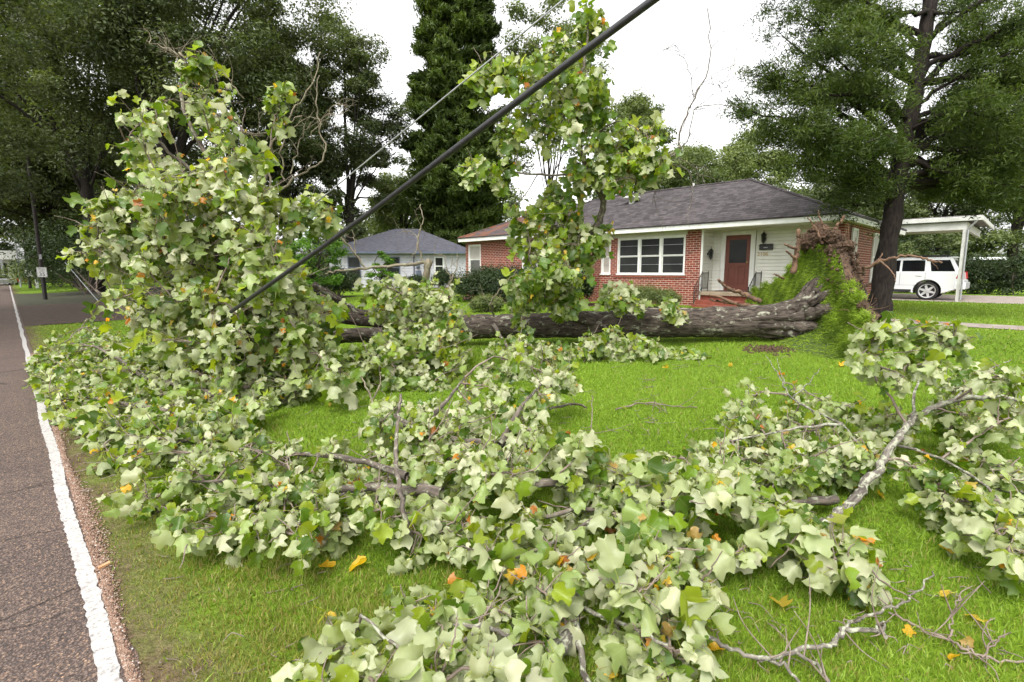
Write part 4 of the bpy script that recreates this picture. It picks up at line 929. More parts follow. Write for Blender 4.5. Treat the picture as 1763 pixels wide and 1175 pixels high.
def sh(px, py, D, w, h, **kw):
    g = at(px, py, D); return (g[0], g[1], 0), (w, w * .8, h)
GH = 'clipped shrubs in front of the brick house'
for px, D, w, h, s, lab in ((880, 20.4, 1.25, 1.35, 50, 'broad dark shrub between the left window shrub and the upright limb'), (835, 21.0, 1.3, 1.35, 51, 'dark rounded shrub under the left window of the brick house'), (930, 19.5, 1.2, 1.35, 52, 'dark rounded shrub half hidden by the upright leafy limb'), (985, 17.8, .9, 1.35, 53, 'dark rounded shrub right of the upright limb beside the brick corner')):
    c, r = sh(px, 490, D, w, h); shrub('clipped_shrub', lab, c, r, 22000, .085, s, group=GH)
for px, D, w, h, s, lab in ((840, 16.5, .55, .5, 54, 'low rounded grey green bush left of the upright limb, before the taller shrubs'), (900, 16.0, .5, .45, 55, 'low rounded bush partly behind the upright leafy limb, lower than the dark shrubs')):
    c, r = sh(px, 520, D, w, h); shrub('low_bush', lab, c, r, 12000, .06, s, 'oak_light', group='low bushes edging the planting bed')
for px, D, w, h, s, lab in ((1110, 16.6, .7, .75, 56, 'thin twiggy azalea under the big front window'), (1150, 16.4, .5, .6, 57, 'smaller sparse azalea below the right part of the front window')):
    c, r = sh(px, 500, D, w, h); shrub('azalea_bush', lab, c, r, 9000, .05, s, 'oak_light', group='azaleas against the brick wall')
for px, D, w, h, s, lab in ((765, 32, .8, 1.3, 58, 'loose dark shrub against the right part of the white house wall'), (580, 25, 1.1, 1.5, 59, 'dark shrub at the left foot of the white house'), (715, 34.6, .8, .9, 60, 'small dark shrub below the meter of the white house')):
    c, r = sh(px, 500, D, w, h); shrub('house_shrub', lab, c, r, 9000, .11, s, group='shrubs round the white house')
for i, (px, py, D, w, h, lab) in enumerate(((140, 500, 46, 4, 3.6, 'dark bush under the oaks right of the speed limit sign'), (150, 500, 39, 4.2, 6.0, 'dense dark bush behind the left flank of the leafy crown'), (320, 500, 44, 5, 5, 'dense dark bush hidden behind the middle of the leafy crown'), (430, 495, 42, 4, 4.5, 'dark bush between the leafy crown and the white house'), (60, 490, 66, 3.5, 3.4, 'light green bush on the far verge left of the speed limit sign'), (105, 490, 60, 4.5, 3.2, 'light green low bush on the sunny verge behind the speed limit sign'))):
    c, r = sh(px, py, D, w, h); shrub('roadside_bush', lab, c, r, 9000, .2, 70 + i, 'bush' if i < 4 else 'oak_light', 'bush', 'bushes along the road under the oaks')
for i, (px, D, w, h, lab) in enumerate(((1545, 40, 3.0, 3.6, 'dark bush behind the cedar trunk and the carport'), (1610, 42, 3.2, 3.4, 'dark bush behind the white car under the carport'), (1745, 46, 3.5, 2.4, 'dark bush at the right edge far behind the wire fence'))):
    c, r = sh(px, 490, D, w, h); shrub('rear_bush', lab, c, r, 9000, .18, 90 + i, 'bush', 'bush', 'bushes behind the carport')
# hedge and chain-link fence past the carport
def hedge():
    rng = np.random.default_rng(81); x0, y0 = 36.0, -1.2; root = empty('ivy_hedge', (x0, 2, ZH), 'ivy covered hedge beside the driveway behind the carport post', 'hedge')
    K = 200; C = np.stack([x0 + rng.normal(0, .3, K), rng.uniform(.1, 9, K), ZH + rng.uniform(.1, 1.75, K)], 1)
    V, Fc, tone = clump_cloud(C, rng.uniform(.3, .55, K), 160, .13, rng, 1, .4); link('foliage', npmesh('foliage', V, Fc, False, {'tone': tone}), M['bush'], root)
    tb = Tubes()
    for q in C[::6]: tb.add(smooth_path([(q[0], q[1], ZH), (q[0] + .1, q[1] + .1, (ZH + q[2]) / 2), q], 3), np.linspace(.03, .01, 7), 5)
    tb.build('stem', M['twig'], root)
hedge()
fr = empty('chain_link_fence', (36, -5, ZH), 'grey chain link fence at the right edge beyond the driveway', 'fence')
for y in np.arange(-16.5, .2, 2.4): b = MB(); b.bar((36.0, y, ZH), (36.0, y, ZH + 1.35), .035, 8); b.lathe((36.0, y, ZH + 1.35), [(.035, 0), (.04, .02), (.0, .07)], 8); b.build('post', M['steel'], fr)
b = MB(); b.bar((36.0, -16.5, ZH + 1.28), (36.0, .1, ZH + 1.28), .025, 8); b.build('top_rail', M['steel'], fr)
b = MB()
for y in np.arange(-16.5, 0, .09):
    b.add([(36.03, y, ZH + .05), (36.03, y + .006, ZH + .05), (36.03, y + 1.226, ZH + 1.27), (36.03, y + 1.22, ZH + 1.27)], [(0, 1, 2, 3)]); b.add([(36.035, y, ZH + 1.27), (36.035, y + .006, ZH + 1.27), (36.035, y + 1.226, ZH + .05), (36.035, y + 1.22, ZH + .05)], [(0, 1, 2, 3)])
b.build('wire_mesh', M['steel'], fr)
g = at(1685, 440, 52); q = empty('parked_van', (g[0], g[1], .65), 'pale van roof and windscreen glimpsed above the ivy hedge at right', 'van', None, .15)
b = MB(); b.prism([(-.95, y, z) for y, z in ((-2.4, .35), (2.3, .35), (2.4, 1.1), (1.7, 1.35), (1.0, 2.45), (.7, 2.6), (-2.1, 2.6), (-2.4, 2.4))], (1.9, 0, 0)); b.build('body', M['carpaint'], q, bevel=.1, world_coords=False)
b = MB(); b.prism([(-.96, y, z) for y, z in ((1.55, 1.5), (1.0, 2.35), (.2, 2.35), (.2, 1.5))], (1.92, 0, 0)); b.prism([(-.96, y, z) for y, z in ((.05, 1.5), (.05, 2.35), (-1.9, 2.35), (-1.9, 1.5))], (1.92, 0, 0)); b.build('window', M['carglass'], q, world_coords=False)
for yy in (-1.45, 1.45):
    for xx in (-.92, .92): b = MB(); b.lathe((xx, yy, .34), [(.0, -.09), (.32, -.09), (.34, -.05), (.34, .05), (.32, .09), (.0, .09)], 16, 0); b.build('wheel', M['tyre'], q, world_coords=False)
def far_woods():
    rng = np.random.default_rng(91); C, Rr = [], []
    for px in np.arange(-500, 2300, 14):
        D = rng.uniform(75, 95); g = at(px, 470, D)
        if px < 48 and px > -400: continue
        for z in np.arange(1.2, 9 + 5 * math.sin(px * .01) + rng.uniform(0, 3), 1.7): C.append((g[0] + rng.normal(0, .8), g[1] + rng.normal(0, .8), z)); Rr.append(rng.uniform(1.2, 2.2))
    V, Fc, tone = clump_cloud(np.array(C), np.array(Rr), 200, .6, rng); tag(link('far_woods', npmesh('far_woods', V, Fc, False, {'tone': tone}), M['oak']), kind='stuff')
far_woods()

# ------------------------------------------------------------------ tulip poplar leaves and leafy branches
def leaf_templates(nvar, cols):
    ys = np.array([0, .03, .10, .22, .33, .44, .56, .70, .85, .98]); hw = np.array([.03, .24, .43, .49, .57, .39, .33, .39, .48, .20])
    us = np.linspace(-1, 1, cols); T, UV = [], []
    r = np.random.default_rng(5)
    for _ in range(nvar):
        x = hw[:, None] * us[None]; y = np.repeat(ys[:, None], cols, 1).astype(float)
        y[1] -= .08 * np.abs(us); y[-1] -= .11 * (1 - np.abs(us)); y[4] += .04 * np.abs(us); y[8] += .07 * np.abs(us)
        fold, curl, tw, wv = r.uniform(-.15, 1.3), r.uniform(-1.7, .8), r.normal(0, .5), r.uniform(.03, .16)
        z = fold * np.abs(x) * (1 - .2 * y) + curl * (y - .35) ** 2 * np.sign(y - .35) * .6 + tw * x * (y - .3) + wv * np.sin(us[None] * 5 + y * 7 + r.uniform(0, 6)) * np.abs(us[None])
        sq = r.uniform(.82, 1.08); T.append(np.stack([x * sq, y - fold * 0, z], -1).reshape(-1, 3)); UV.append(np.stack([x, y, 0 * x], -1).reshape(-1, 3))
    i = np.arange(len(ys) * cols).reshape(len(ys), cols)
    return np.array(T), np.stack([i[:-1, :-1], i[:-1, 1:], i[1:, 1:], i[1:, :-1]], -1).reshape(-1, 4), np.array(UV)
LT = {c: leaf_templates(26, c) for c in (3, 5)}
GREENS = np.array([(.11, .19, .015), (.08, .155, .015), (.16, .25, .018), (.06, .12, .015), (.24, .31, .025)])
PALES = np.array([(.40, .45, .27), (.46, .50, .32), (.33, .39, .20), (.50, .52, .36), (.25, .34, .11), (.38, .43, .23), (.30, .38, .15)])
YELLOWS = np.array([(.66, .38, .02), (.60, .24, .02), (.68, .46, .06), (.4, .14, .03), (.42, .28, .10), (.5, .36, .05)])
class Leaves:
    def __init__(s): s.o, s.ax, s.nr, s.sz, s.pet, s.yel = [], [], [], [], [], []
    def add(s, node, base, axis, nrm, size, yellow):
        s.pet.append(node); s.o.append(base); s.ax.append(axis); s.nr.append(nrm); s.sz.append(size); s.yel.append(yellow)
    def build(s, name, parent, cols, rng, green_shift=1.0):
        o, ax, nr, sz, pt, ye = (np.concatenate(q) for q in (s.o, s.ax, s.nr, s.sz, s.pet, s.yel)); n = len(o)
        ax = unit(ax); nr = unit(nr - ax * np.sum(nr * ax, 1, keepdims=True)); bx = np.cross(ax, nr)
        T, Fq, UV = LT[cols]; k = rng.integers(0, len(T), n); nv = T.shape[1]; t = T[k] * sz[:, None, None]
        V = o[:, None] + bx[:, None] * t[..., 0:1] + ax[:, None] * t[..., 1:2] + nr[:, None] * t[..., 2:3]
        g = GREENS[rng.integers(0, len(GREENS), n)] * rng.uniform(.8, 1.2, (n, 1)); p = PALES[rng.integers(0, len(PALES), n)] * rng.uniform(.85, 1.2, (n, 1)) * np.array([1.03, 1.0, .93])
        yl = YELLOWS[rng.integers(0, len(YELLOWS), n)] * rng.uniform(.8, 1.1, (n, 1)); y2 = (ye > 0)[:, None]
        g = np.where(y2, yl, g * green_shift); p = np.where(y2, yl * .95, p)
        # petioles
        d = unit(o - pt); u = unit(np.cross(d, np.array([.3, .5, .81]))); w = np.cross(d, u); pr = .0016 if cols == 5 else .0028
        ring = np.stack([u, -.5 * u + .87 * w, -.5 * u - .87 * w], 1) * pr
        PV = np.concatenate([pt[:, None] + ring, o[:, None] + ring], 1); pf = np.array([(0, 1, 4, 3), (1, 2, 5, 4), (2, 0, 3, 5)])
        VV = np.concatenate([V.reshape(-1, 3), PV.reshape(-1, 3)])
        F1 = (Fq[None] + (np.arange(n) * nv)[:, None, None]).reshape(-1, 4); F2 = (pf[None] + n * nv + (np.arange(n) * 6)[:, None, None]).reshape(-1, 4)
        pc = np.tile(np.array([[.36, .40, .07]]), (n * 6, 1)); uv = np.concatenate([UV[k].reshape(-1, 3), np.full((n * 6, 3), .3)])
        me = npmesh(name, VV, np.concatenate([F1, F2]), True, vattrs={'leafuv': uv}, cattrs={'top_col': np.concatenate([np.repeat(g, nv, 0), pc]), 'und_col': np.concatenate([np.repeat(p, nv, 0), pc])})
        return link(name, me, M['leaf'], parent)

def poly_sample(poly, n, rng):
    P = np.asarray(poly, float); lo, hi = P.min(0), P.max(0); out = []
    x, y = P[:, 0], P[:, 1]; x2, y2 = np.roll(x, -1), np.roll(y, -1)
    while len(out) < n:
        q = rng.uniform(lo, hi); c = ((y > q[1]) != (y2 > q[1])) & (q[0] < (x2 - x) * (q[1] - y) / (y2 - y + 1e-9) + x)
        if c.sum() % 2: out.append(q)
    return np.array(out)
def poly_area(poly):
    P = np.asarray(poly, float); x, y = P[:, 0], P[:, 1]; return .5 * abs(np.dot(x, np.roll(y, -1)) - np.dot(y, np.roll(x, -1)))
FACE = unit(np.array([-.55, -.45, .5]))        # the wind turned the pale undersides this way
def branch(parent, seed, limbs, regions, leaf=.17, cols=3, pale=.8, yellow=.033, bark='limb', names=('limb', 'twigs', 'leaves'), twig_r=.0075, extra=()):
    """limbs: (points, r0, r1); regions: (spray centres (n,3), spray radius). Twigs run from the nearest limb to each spray centre."""
    rng = np.random.default_rng(seed); lt = Tubes(); nodes = []
    for pts, r0, r1 in limbs:
        L = float(np.sum(np.linalg.norm(np.diff(np.asarray(pts), axis=0), axis=1)))
        p = smooth_path(pts, 7, .005 * min(L, 3) ** .5, rng); lt.add(p, np.linspace(r0, r1, len(p)) * (1 + .05 * np.sin(np.arange(len(p)) * 1.3) * RNG.uniform(.4, 1, len(p))), 12 if r0 > .05 else 9, .05); nodes.append(p)
    if limbs: tag(lt.build(names[0], M[bark], parent))
    nodes = np.concatenate(nodes) if nodes else None
    if not regions: return
    tw = Tubes(); lv = Leaves()
    for ctrs, rad in regions:
        done = []
        for c in ctrs:
            rd = rad * rng.uniform(.7, 1.25)
            src = nodes if not done else np.concatenate([nodes, np.array(done)])
            dd = np.linalg.norm(src - c, axis=1) + np.maximum(0, src[:, 2] - c[2]) * .15; a = src[np.argmin(dd)]
            L = np.linalg.norm(c - a) + 1e-6
            mid = (a + c) / 2 + rng.normal(0, .10 * L, 3) + np.array([0, 0, .10 * L])
            main = smooth_path([a, mid, c], 5, .012 * min(L, 1), rng); tw.add(main, np.linspace(twig_r + .006 * L, twig_r * .7, len(main)), 5, 0)
            done.append(c); done.append(mid)
            dr = unit(c - a)
            tips = []
            for q in range(rng.integers(4, 7)):
                s = main[rng.integers(len(main) // 2, len(main))]; d2 = unit(dr * .5 + rng.normal(0, .75, 3)); e = s + d2 * rd * rng.uniform(.6, 1.2)
                e[2] = max(e[2], float(zg(e[0])) + .03); tips.append((s, e))
            tips.append((main[-3], c + dr * rd * .4))
            if rng.uniform() < .5:
                s0 = main[-1]; e0 = s0 + unit(dr * .4 + rng.normal(0, .6, 3) + np.array([0, 0, .25])) * rd * rng.uniform(1.2, 2.2); e0[2] = max(e0[2], float(zg(e0[0])) + .03)
                pb = smooth_path([s0, (s0 + e0) / 2 + rng.normal(0, .12 * rd, 3), e0], 4, .004, rng); tw.add(pb, np.linspace(twig_r * .8, twig_r * .35, len(pb)), 5, 0)
            for s, e in tips:
                m2 = (s + e) / 2 + rng.normal(0, .12 * rd, 3); p = smooth_path([s, m2, e], 4, 0, rng); tw.add(p, np.linspace(twig_r * .6, twig_r * .3, len(p)), 4, 0)
                k = rng.integers(3, 6); tt = rng.uniform(.25, 1.0, k); idx = np.minimum((tt * (len(p) - 1)).astype(int), len(p) - 2); fr_ = (tt * (len(p) - 1) - idx)[:, None]
                nd_ = p[idx] * (1 - fr_) + p[idx + 1] * fr_; td = unit(p[idx + 1] - p[idx])
                sz = leaf * LS * np.clip(rng.normal(1, .32, k), .35, 1.6)
                pd = unit(td * .5 + rng.normal(0, .8, (k, 3)) + (0, 0, -.15)); base = nd_ + pd * (sz * rng.uniform(.4, .75, k))[:, None]
                ax = unit(pd * .5 + rng.normal(0, .38, (k, 3)) + (0, 0, -.75) - rt * .2)
                outw = unit(base - c + 1e-3)
                und = FACE * .7 + outw * .5 + rng.normal(0, .42, (k, 3))              # where the pale side looks
                flip = np.where(rng.uniform(size=k) < pale, -1.0, 1.0)[:, None]
                low = (zg(base[:, 0]) + .02) - (base[:, 2]); base[:, 2] += np.maximum(low, 0)
                tipz = base[:, 2] + ax[:, 2] * sz - zg(base[:, 0]); ax[:, 2] += np.maximum(.015 - tipz, 0) / sz
                lv.add(nd_, base, ax, und * flip, sz * np.where((yv := rng.uniform(size=k) < yellow), .55, 1), yv.astype(float))
    tw.build(names[1], M['twig'], parent); o = lv.build(names[2], parent, cols, rng); o['kind'] = 'stuff'
    return o
LS = .49            # blade length scale of the poplar leaves
def reg_d(poly, cover, d0, d1, seed, leaf=.17, rad=.3, lean=0.0):
    """spray centres inside an outline standing between two distances"""
    rng = np.random.default_rng(seed); leaf, rad = leaf * LS, rad * .95; dm = (d0 + d1) / 2; n = max(4, int(poly_area(poly) * cover / (25 * (.45 * (leaf * F / dm) ** 2) * .5)))
    q = poly_sample(poly, n, rng); return (np.array([at(a, b, rng.uniform(d0, d1)) for a, b in q]), rad)
def reg_g(poly, cover, hmax, seed, leaf=.17, rad=.26, hmin=.05):
    """spray centres heaped on the lawn up to hmax"""
    rng = np.random.default_rng(seed); leaf, rad = leaf * LS, rad * .78; c = np.mean(np.asarray(poly, float), 0); dm = depth(grd(c[0], c[1], hmax * .4))
    n = max(4, int(poly_area(poly) * cover / (25 * (.45 * (leaf * F / dm) ** 2) * .5)))
    out = []
    for a, b in poly_sample(poly, n * 3, rng):
        p = grd(a, b, rng.uniform(hmin, hmax))
        if rng.uniform() < min(1.0, (depth(p) / dm) ** -2 * .33 * 1.0 + .0): out.append(p)
    return (np.array(out), rad)
def PD(*pts): return [at(x, y, d) for x, y, d in pts]
def PG(*pts): return [grd(x, y, h) for x, y, h in pts]

# ------------------------------------------------------------------ the fallen tree
TR = 9.75
fallen = empty('fallen_tree', grd(1440, 600), 'huge uprooted tulip poplar lying across the lawn with trunk, root plate and leafy crown', 'fallen tree')
trunk_pts = PD((1424, 550, 9.54), (1386, 551, 9.63), (1320, 553, 9.8), (1200, 556, 10.0), (1080, 558, 10.25), (960, 560, 10.5), (850, 562, 10.7), (760, 564, 10.8), (690, 568, 10.8))
trunk_pts = [trunk_pts[0] + unit(trunk_pts[0] - trunk_pts[1]) * .42] + trunk_pts
tp = smooth_path(trunk_pts, 12, .006)
s = np.linspace(0, 1, len(tp)); rr = np.interp(s, [0, .11, .167, .222, .28, .34, .45, .7, 1], [.66, .62, .52, .42, .35, .31, .285, .255, .24])
tb = Tubes(); tb.add(tp, rr, 30, .03)
for pts, r0, r1 in ((PD((740, 560, 10.8), (660, 553, 10.7), (600, 546, 10.5), (540, 535, 10.1)), .20, .13), (PD((740, 570, 10.7), (660, 577, 10.5), (585, 580, 10.2), (500, 592, 9.5), (440, 580, 8.9)), .17, .13), (PD((650, 548, 10.6), (610, 535, 10.5), (575, 512, 10.3), (540, 490, 10)), .09, .06), (PD((1020, 552, 10.2), (985, 540, 10.05), (972, 520, 9.9), (975, 490, 9.75)), .13, .075)):
    p = smooth_path(pts, 8, .008); tb.add(p, np.linspace(r0, r1, len(p)), 14, .05)
# root flare ridges
for k in range(12):
    t = k * 2 * math.pi / 12 + .2; dirv = unit(tp[0] - tp[8]); u = unit(np.cross(dirv, (0, 0, 1))); w = np.cross(dirv, u); e = u * math.cos(t) + w * math.sin(t)
    ww = RNG.uniform(.9, 1.25); p = smooth_path([tp[44] + e * .22, tp[34] + e * .28, tp[26] + e * .37, tp[20] + e * .50 * ww, tp[15] + e * .68 * ww], 5, .012); tb.add(p, np.interp(np.linspace(0, 1, len(p)), [0, .5, .8, 1], [.03, .11, .12, .04]), 9, .13)
tb.build('trunk', M['bark'], fallen)

# root plate: turf on the side towards the crown, soil behind, standing on edge
tdir = unit((at(1380, 550, 9.67) - at(1410, 548, 9.60)) * (1, 1, 0)); pdir = np.array([-tdir[1], tdir[0], 0.0]); pdir = pdir if pdir @ fw > 0 else -pdir
O = grd(1435, 605); O = O - tdir * .18
def on_plate(px, py, off=0.0):
    r = ray(px, py); t = ((O + tdir * off - CAM) @ tdir) / (r @ tdir); return CAM + r * t
top_px = [(1492, 600), (1490, 548), (1478, 512), (1466, 495), (1452, 440), (1438, 425), (1412, 418), (1388, 425), (1376, 448), (1362, 462), (1340, 484), (1318, 492), (1300, 500), (1284, 520), (1276, 545)]
bot_px = [(1496, 626), (1482, 632), (1440, 624), (1390, 614), (1340, 603), (1300, 595), (1268, 584)]
tops = np.array([on_plate(a, b) for a, b in top_px]); tpp = (tops - O) @ pdir; tz = tops[:, 2]
def top_at(p): return np.interp(p, tpp, tz)
pmin, pmax = tpp.min(), tpp.max()
def plate_grid(nu, nv, side):
    us = np.linspace(0, 1, nu); V = []
    bt = np.array([grd(a, b) for a, b in bot_px]); bu = np.linspace(0, 1, len(bt)); tu = np.linspace(0, 1, len(tops))
    for u in us:
        lo = np.array([np.interp(u, bu, bt[:, k]) for k in range(3)]); hi = np.array([np.interp(u, tu, tops[:, k]) for k in range(3)]); lo[2] -= .05
        hi[2] = max(hi[2], lo[2] + .12); back = hi * (1, 1, 0) + (0, 0, lo[2]); e = 2 * u - 1
        for v in np.linspace(0, 1, nv):
            nz = .05 * math.sin(u * 14 + v * 5) + .04 * math.sin(v * 11 - u * 9)
            w = (1 - v) ** 3.0
            if side > 0: q = back + (lo - back) * w + tdir * (nz * .8 + .10 * math.sin(math.pi * v)); q[2] = lo[2] + (hi[2] - lo[2]) * v
            else: q = back - tdir * (.08 + .16 * math.sqrt(max(0, 1 - e * e)) * (1 - .5 * v)) + tdir * (nz * 1.2 + RNG.normal(0, .04)); q[2] = lo[2] + (hi[2] - lo[2]) * v + (RNG.normal(0, .02) if v > .9 else 0)
            V.append(q)
    i = np.arange(nu * nv).reshape(nu, nv); return np.array(V), np.stack([i[:-1, :-1], i[1:, :-1], i[1:, 1:], i[:-1, 1:]], -1).reshape(-1, 4), i
rp = empty('root_plate', O, rz=0); rp.parent = fallen; rp.matrix_parent_inverse = Matrix.Translation(-Vector(fallen.location))
A, fa, ia = plate_grid(90, 40, 1); B, fb, ib = plate_grid(90, 40, -1)
link('turf', npmesh('turf', A, fa, True), mat('turf_base', (.07, .11, .016), (.035, .05, .012), 14, .95, .6, .03, 'World'), rp)
n0 = len(A); rim = []
for e in (ia[:, -1], ia[0], ia[-1]): pass
def strip(a, b): return np.stack([a[:-1], a[1:], b[1:], b[:-1]], -1)
SV = np.concatenate([B, A]); f_rim = np.concatenate([strip(ib[:, -1], ia[:, -1] + len(B)), strip(ib[0], ia[0] + len(B)), strip(ib[-1], ia[-1] + len(B))])
so = link('soil', npmesh('soil', SV, np.concatenate([fb, f_rim]), True), M['soil'], rp)
# crumbly soil lumps on the torn rim: irregular clods
cl = MB(); CV, CF, cn = [], [], 0
def clod(c, r):
    global cn
    th, ph = np.meshgrid(np.linspace(0, 2 * math.pi, 9)[:-1], np.linspace(.15, math.pi - .15, 6)); rad = r * (1 + RNG.normal(0, .22, th.shape))
    V = np.stack([rad * np.sin(ph) * np.cos(th), rad * np.sin(ph) * np.sin(th), rad * np.cos(ph)], -1).reshape(-1, 3) * RNG.uniform(.7, 1.3, 3) + c
    i = np.arange(48).reshape(6, 8) + cn; j = np.roll(i, -1, 1); CV.append(V); CF.append(np.stack([i[:-1], i[1:], j[1:], j[:-1]], -1).reshape(-1, 4)); cn += 48
def put_clods(px_list, n, rmin, rmax, spread):
    for _ in range(n):
        a, b = px_list[RNG.integers(len(px_list))]; c = on_plate(a, b, RNG.uniform(-.30, .0)) + RNG.normal(0, spread, 3); c[2] = max(c[2], .3); clod(c, RNG.uniform(rmin, rmax))
def lumps(path, n, r, spread, o0=-.25, o1=.0):
    """overlapping crumbly masses along the torn edge: one rough surface each"""
    global cn
    for k in range(n):
        a = k / max(1, n - 1) * (len(path) - 1); i0 = min(int(a), len(path) - 2); f_ = a - i0
        px = path[i0][0] * (1 - f_) + path[i0 + 1][0] * f_; py = path[i0][1] * (1 - f_) + path[i0 + 1][1] * f_
        c = on_plate(px, py, RNG.uniform(o0, o1)) + RNG.normal(0, spread, 3); nt_, np_ = 40, 26; sd_ = RNG.uniform(0, 9, 6)
        th, ph = np.meshgrid(np.linspace(0, 2 * math.pi, nt_ + 1)[:-1], np.linspace(.02, math.pi - .02, np_))
        X = np.stack([np.sin(ph) * np.cos(th), np.sin(ph) * np.sin(th), np.cos(ph)], -1)
        dsp = 1 + .22 * np.sin(X[..., 0] * 5 + sd_[0]) * np.sin(X[..., 1] * 4 + sd_[1]) + .15 * np.sin(X[..., 2] * 9 + sd_[2] + X[..., 0] * 7) + .10 * np.sin(X[..., 1] * 17 + sd_[3]) * np.sin(X[..., 2] * 15 + sd_[4]) + RNG.normal(0, .075, th.shape)
        V = (X * dsp[..., None] * r * RNG.uniform(.75, 1.25)).reshape(-1, 3) + c
        i_ = np.arange(nt_ * np_).reshape(np_, nt_) + cn; j_ = np.roll(i_, -1, 1); CV.append(V); CF.append(np.stack([i_[:-1], i_[1:], j_[1:], j_[:-1]], -1).reshape(-1, 4)); cn += nt_ * np_
lumps([(1390, 422), (1402, 416), (1418, 414), (1436, 418), (1448, 428)], 24, .12, .06)
lumps([(1444, 430), (1452, 450), (1457, 470), (1464, 496)], 46, .085, .035, -.26, -.01); lumps([(1466, 500), (1480, 520), (1490, 545)], 10, .06, .03)
lumps([(1484, 530), (1490, 560), (1488, 600)], 8, .06, .02)
put_clods([(1388, 416), (1398, 408), (1410, 406), (1424, 408), (1436, 412), (1448, 422), (1440, 432), (1420, 424), (1402, 424)], 900, .006, .024, .07)
put_clods([(1448, 440), (1454, 458), (1458, 476), (1462, 490), (1452, 470), (1448, 450), (1464, 500)], 1500, .006, .035, .09)
put_clods([(1488, 540), (1492, 560), (1490, 590), (1482, 518)], 160, .006, .022, .05); put_clods([(1340, 486), (1360, 464), (1280, 530)], 60, .006, .02, .04)
link('clods', npmesh('clods', np.concatenate(CV), np.concatenate(CF), True), M['soil'], rp)
# roots
def root_(pts, r0, r1, side=()):
    r0, r1 = r0 * .68, r1 * .62; t = Tubes(); p = smooth_path(pts, 8, .012); t.add(p, np.linspace(r0, r1, len(p)), 9, .09)
    for pts2, a, b in side: q = smooth_path(pts2, 5, .006); t.add(q, np.linspace(a, b, len(q)), 6, .06)
    t.build('root', M['root'], rp)
d9 = 9.2
root_(PD((1366, 470, 9.9), (1371, 440, 9.85), (1375, 415, 9.8), (1376, 396, 9.75)), .09, .05, [(PD((1371, 428, 9.8), (1358, 424, 9.7), (1350, 420, 9.65)), .03, .015), (PD((1370, 445, 9.8), (1360, 438, 9.75), (1353, 432, 9.7)), .03, .015)])
root_(PD((1416, 420, 9.6), (1405, 395, 9.6), (1398, 384, 9.6), (1391, 374, 9.6)), .035, .012)
root_(PD((1424, 418, 9.6), (1420, 395, 9.6), (1412, 378, 9.6), (1409, 362, 9.6)), .03, .010, [(PD((1420, 395, 9.6), (1430, 392, 9.6), (1440, 394, 9.6)), .012, .006)])
root_(PD((1422, 408, 9.5), (1436, 400, 9.4), (1445, 385, 9.35), (1454, 372, 9.3)), .05, .035)
root_(PD((1450, 476, 9.2), (1480, 466, 8.9), (1515, 450, 8.6), (1550, 441, 8.4), (1585, 443, 8.2), (1622, 453, 8.0)), .045, .022, [(PD((1515, 450, 8.6), (1530, 462, 8.5), (1540, 475, 8.4), (1542, 486, 8.4)), .016, .006), (PD((1595, 446, 8.15), (1606, 452, 8.1), (1616, 464, 8.1)), .012, .004), (PD((1508, 452, 8.65), (1515, 444, 8.6), (1519, 436, 8.6)), .015, .008)])
root_(PD((1310, 520, 11.2), (1285, 508, 11.4), (1262, 500, 11.5), (1247, 492, 11.6), (1237, 481, 11.6)), .075, .045)
root_(PD((1300, 528, 11.0), (1270, 524, 11.2), (1245, 520, 11.3), (1222, 517, 11.4)), .06, .035, [(PD((1262, 522, 11.2), (1240, 512, 11.3), (1220, 508, 11.3)), .04, .02)])
root_(PD((1350, 480, 10.4), (1340, 476, 10.3), (1331, 473, 10.3)), .03, .012)
root_(PD((1484, 575, 8.4), (1494, 585, 8.2), (1500, 560, 8.2), (1496, 545, 8.2)), .03, .014)
t_ = Tubes()
for _ in range(420):
    a, b = [(1395, 412), (1425, 412), (1448, 440), (1452, 480), (1490, 560), (1440, 425), (1486, 540)][RNG.integers(7)]; c = on_plate(a, b, RNG.uniform(-.35, -.05)) + RNG.normal(0, .07, 3)
    e = c + unit(RNG.normal(0, 1, 3) + (0, 0, .2)) * RNG.uniform(.1, .38); t_.add(smooth_path([c, (c + e) / 2 + RNG.normal(0, .04, 3), e], 4), np.linspace(.006, .002, 9), 4, 0)
o = t_.build('rootlets', M['root'], rp); o['kind'] = 'stuff'

for px, py, w_, lab in ((1325, 603, .20, 'small brown heap of loose dirt on the grass in front of the root plate'), (1244, 575, .16, 'smaller dark scrap of dirt on the lawn just below the fallen trunk')):
    CV, CF, cn = [], [], 0; g = grd(px, py)
    for _ in range(220): c = g + RNG.normal(0, 1, 3) * (w_, w_, 0); c[2] = float(zg(c[0])) + RNG.uniform(0, .05) * math.exp(-((c - g)[:2] @ (c - g)[:2]) / w_ ** 2); clod(c, RNG.uniform(.008, .03))
    tag(link('dirt_clump', npmesh('dirt_clump', np.concatenate(CV), np.concatenate(CF), True), M['soil']), lab, 'dirt')
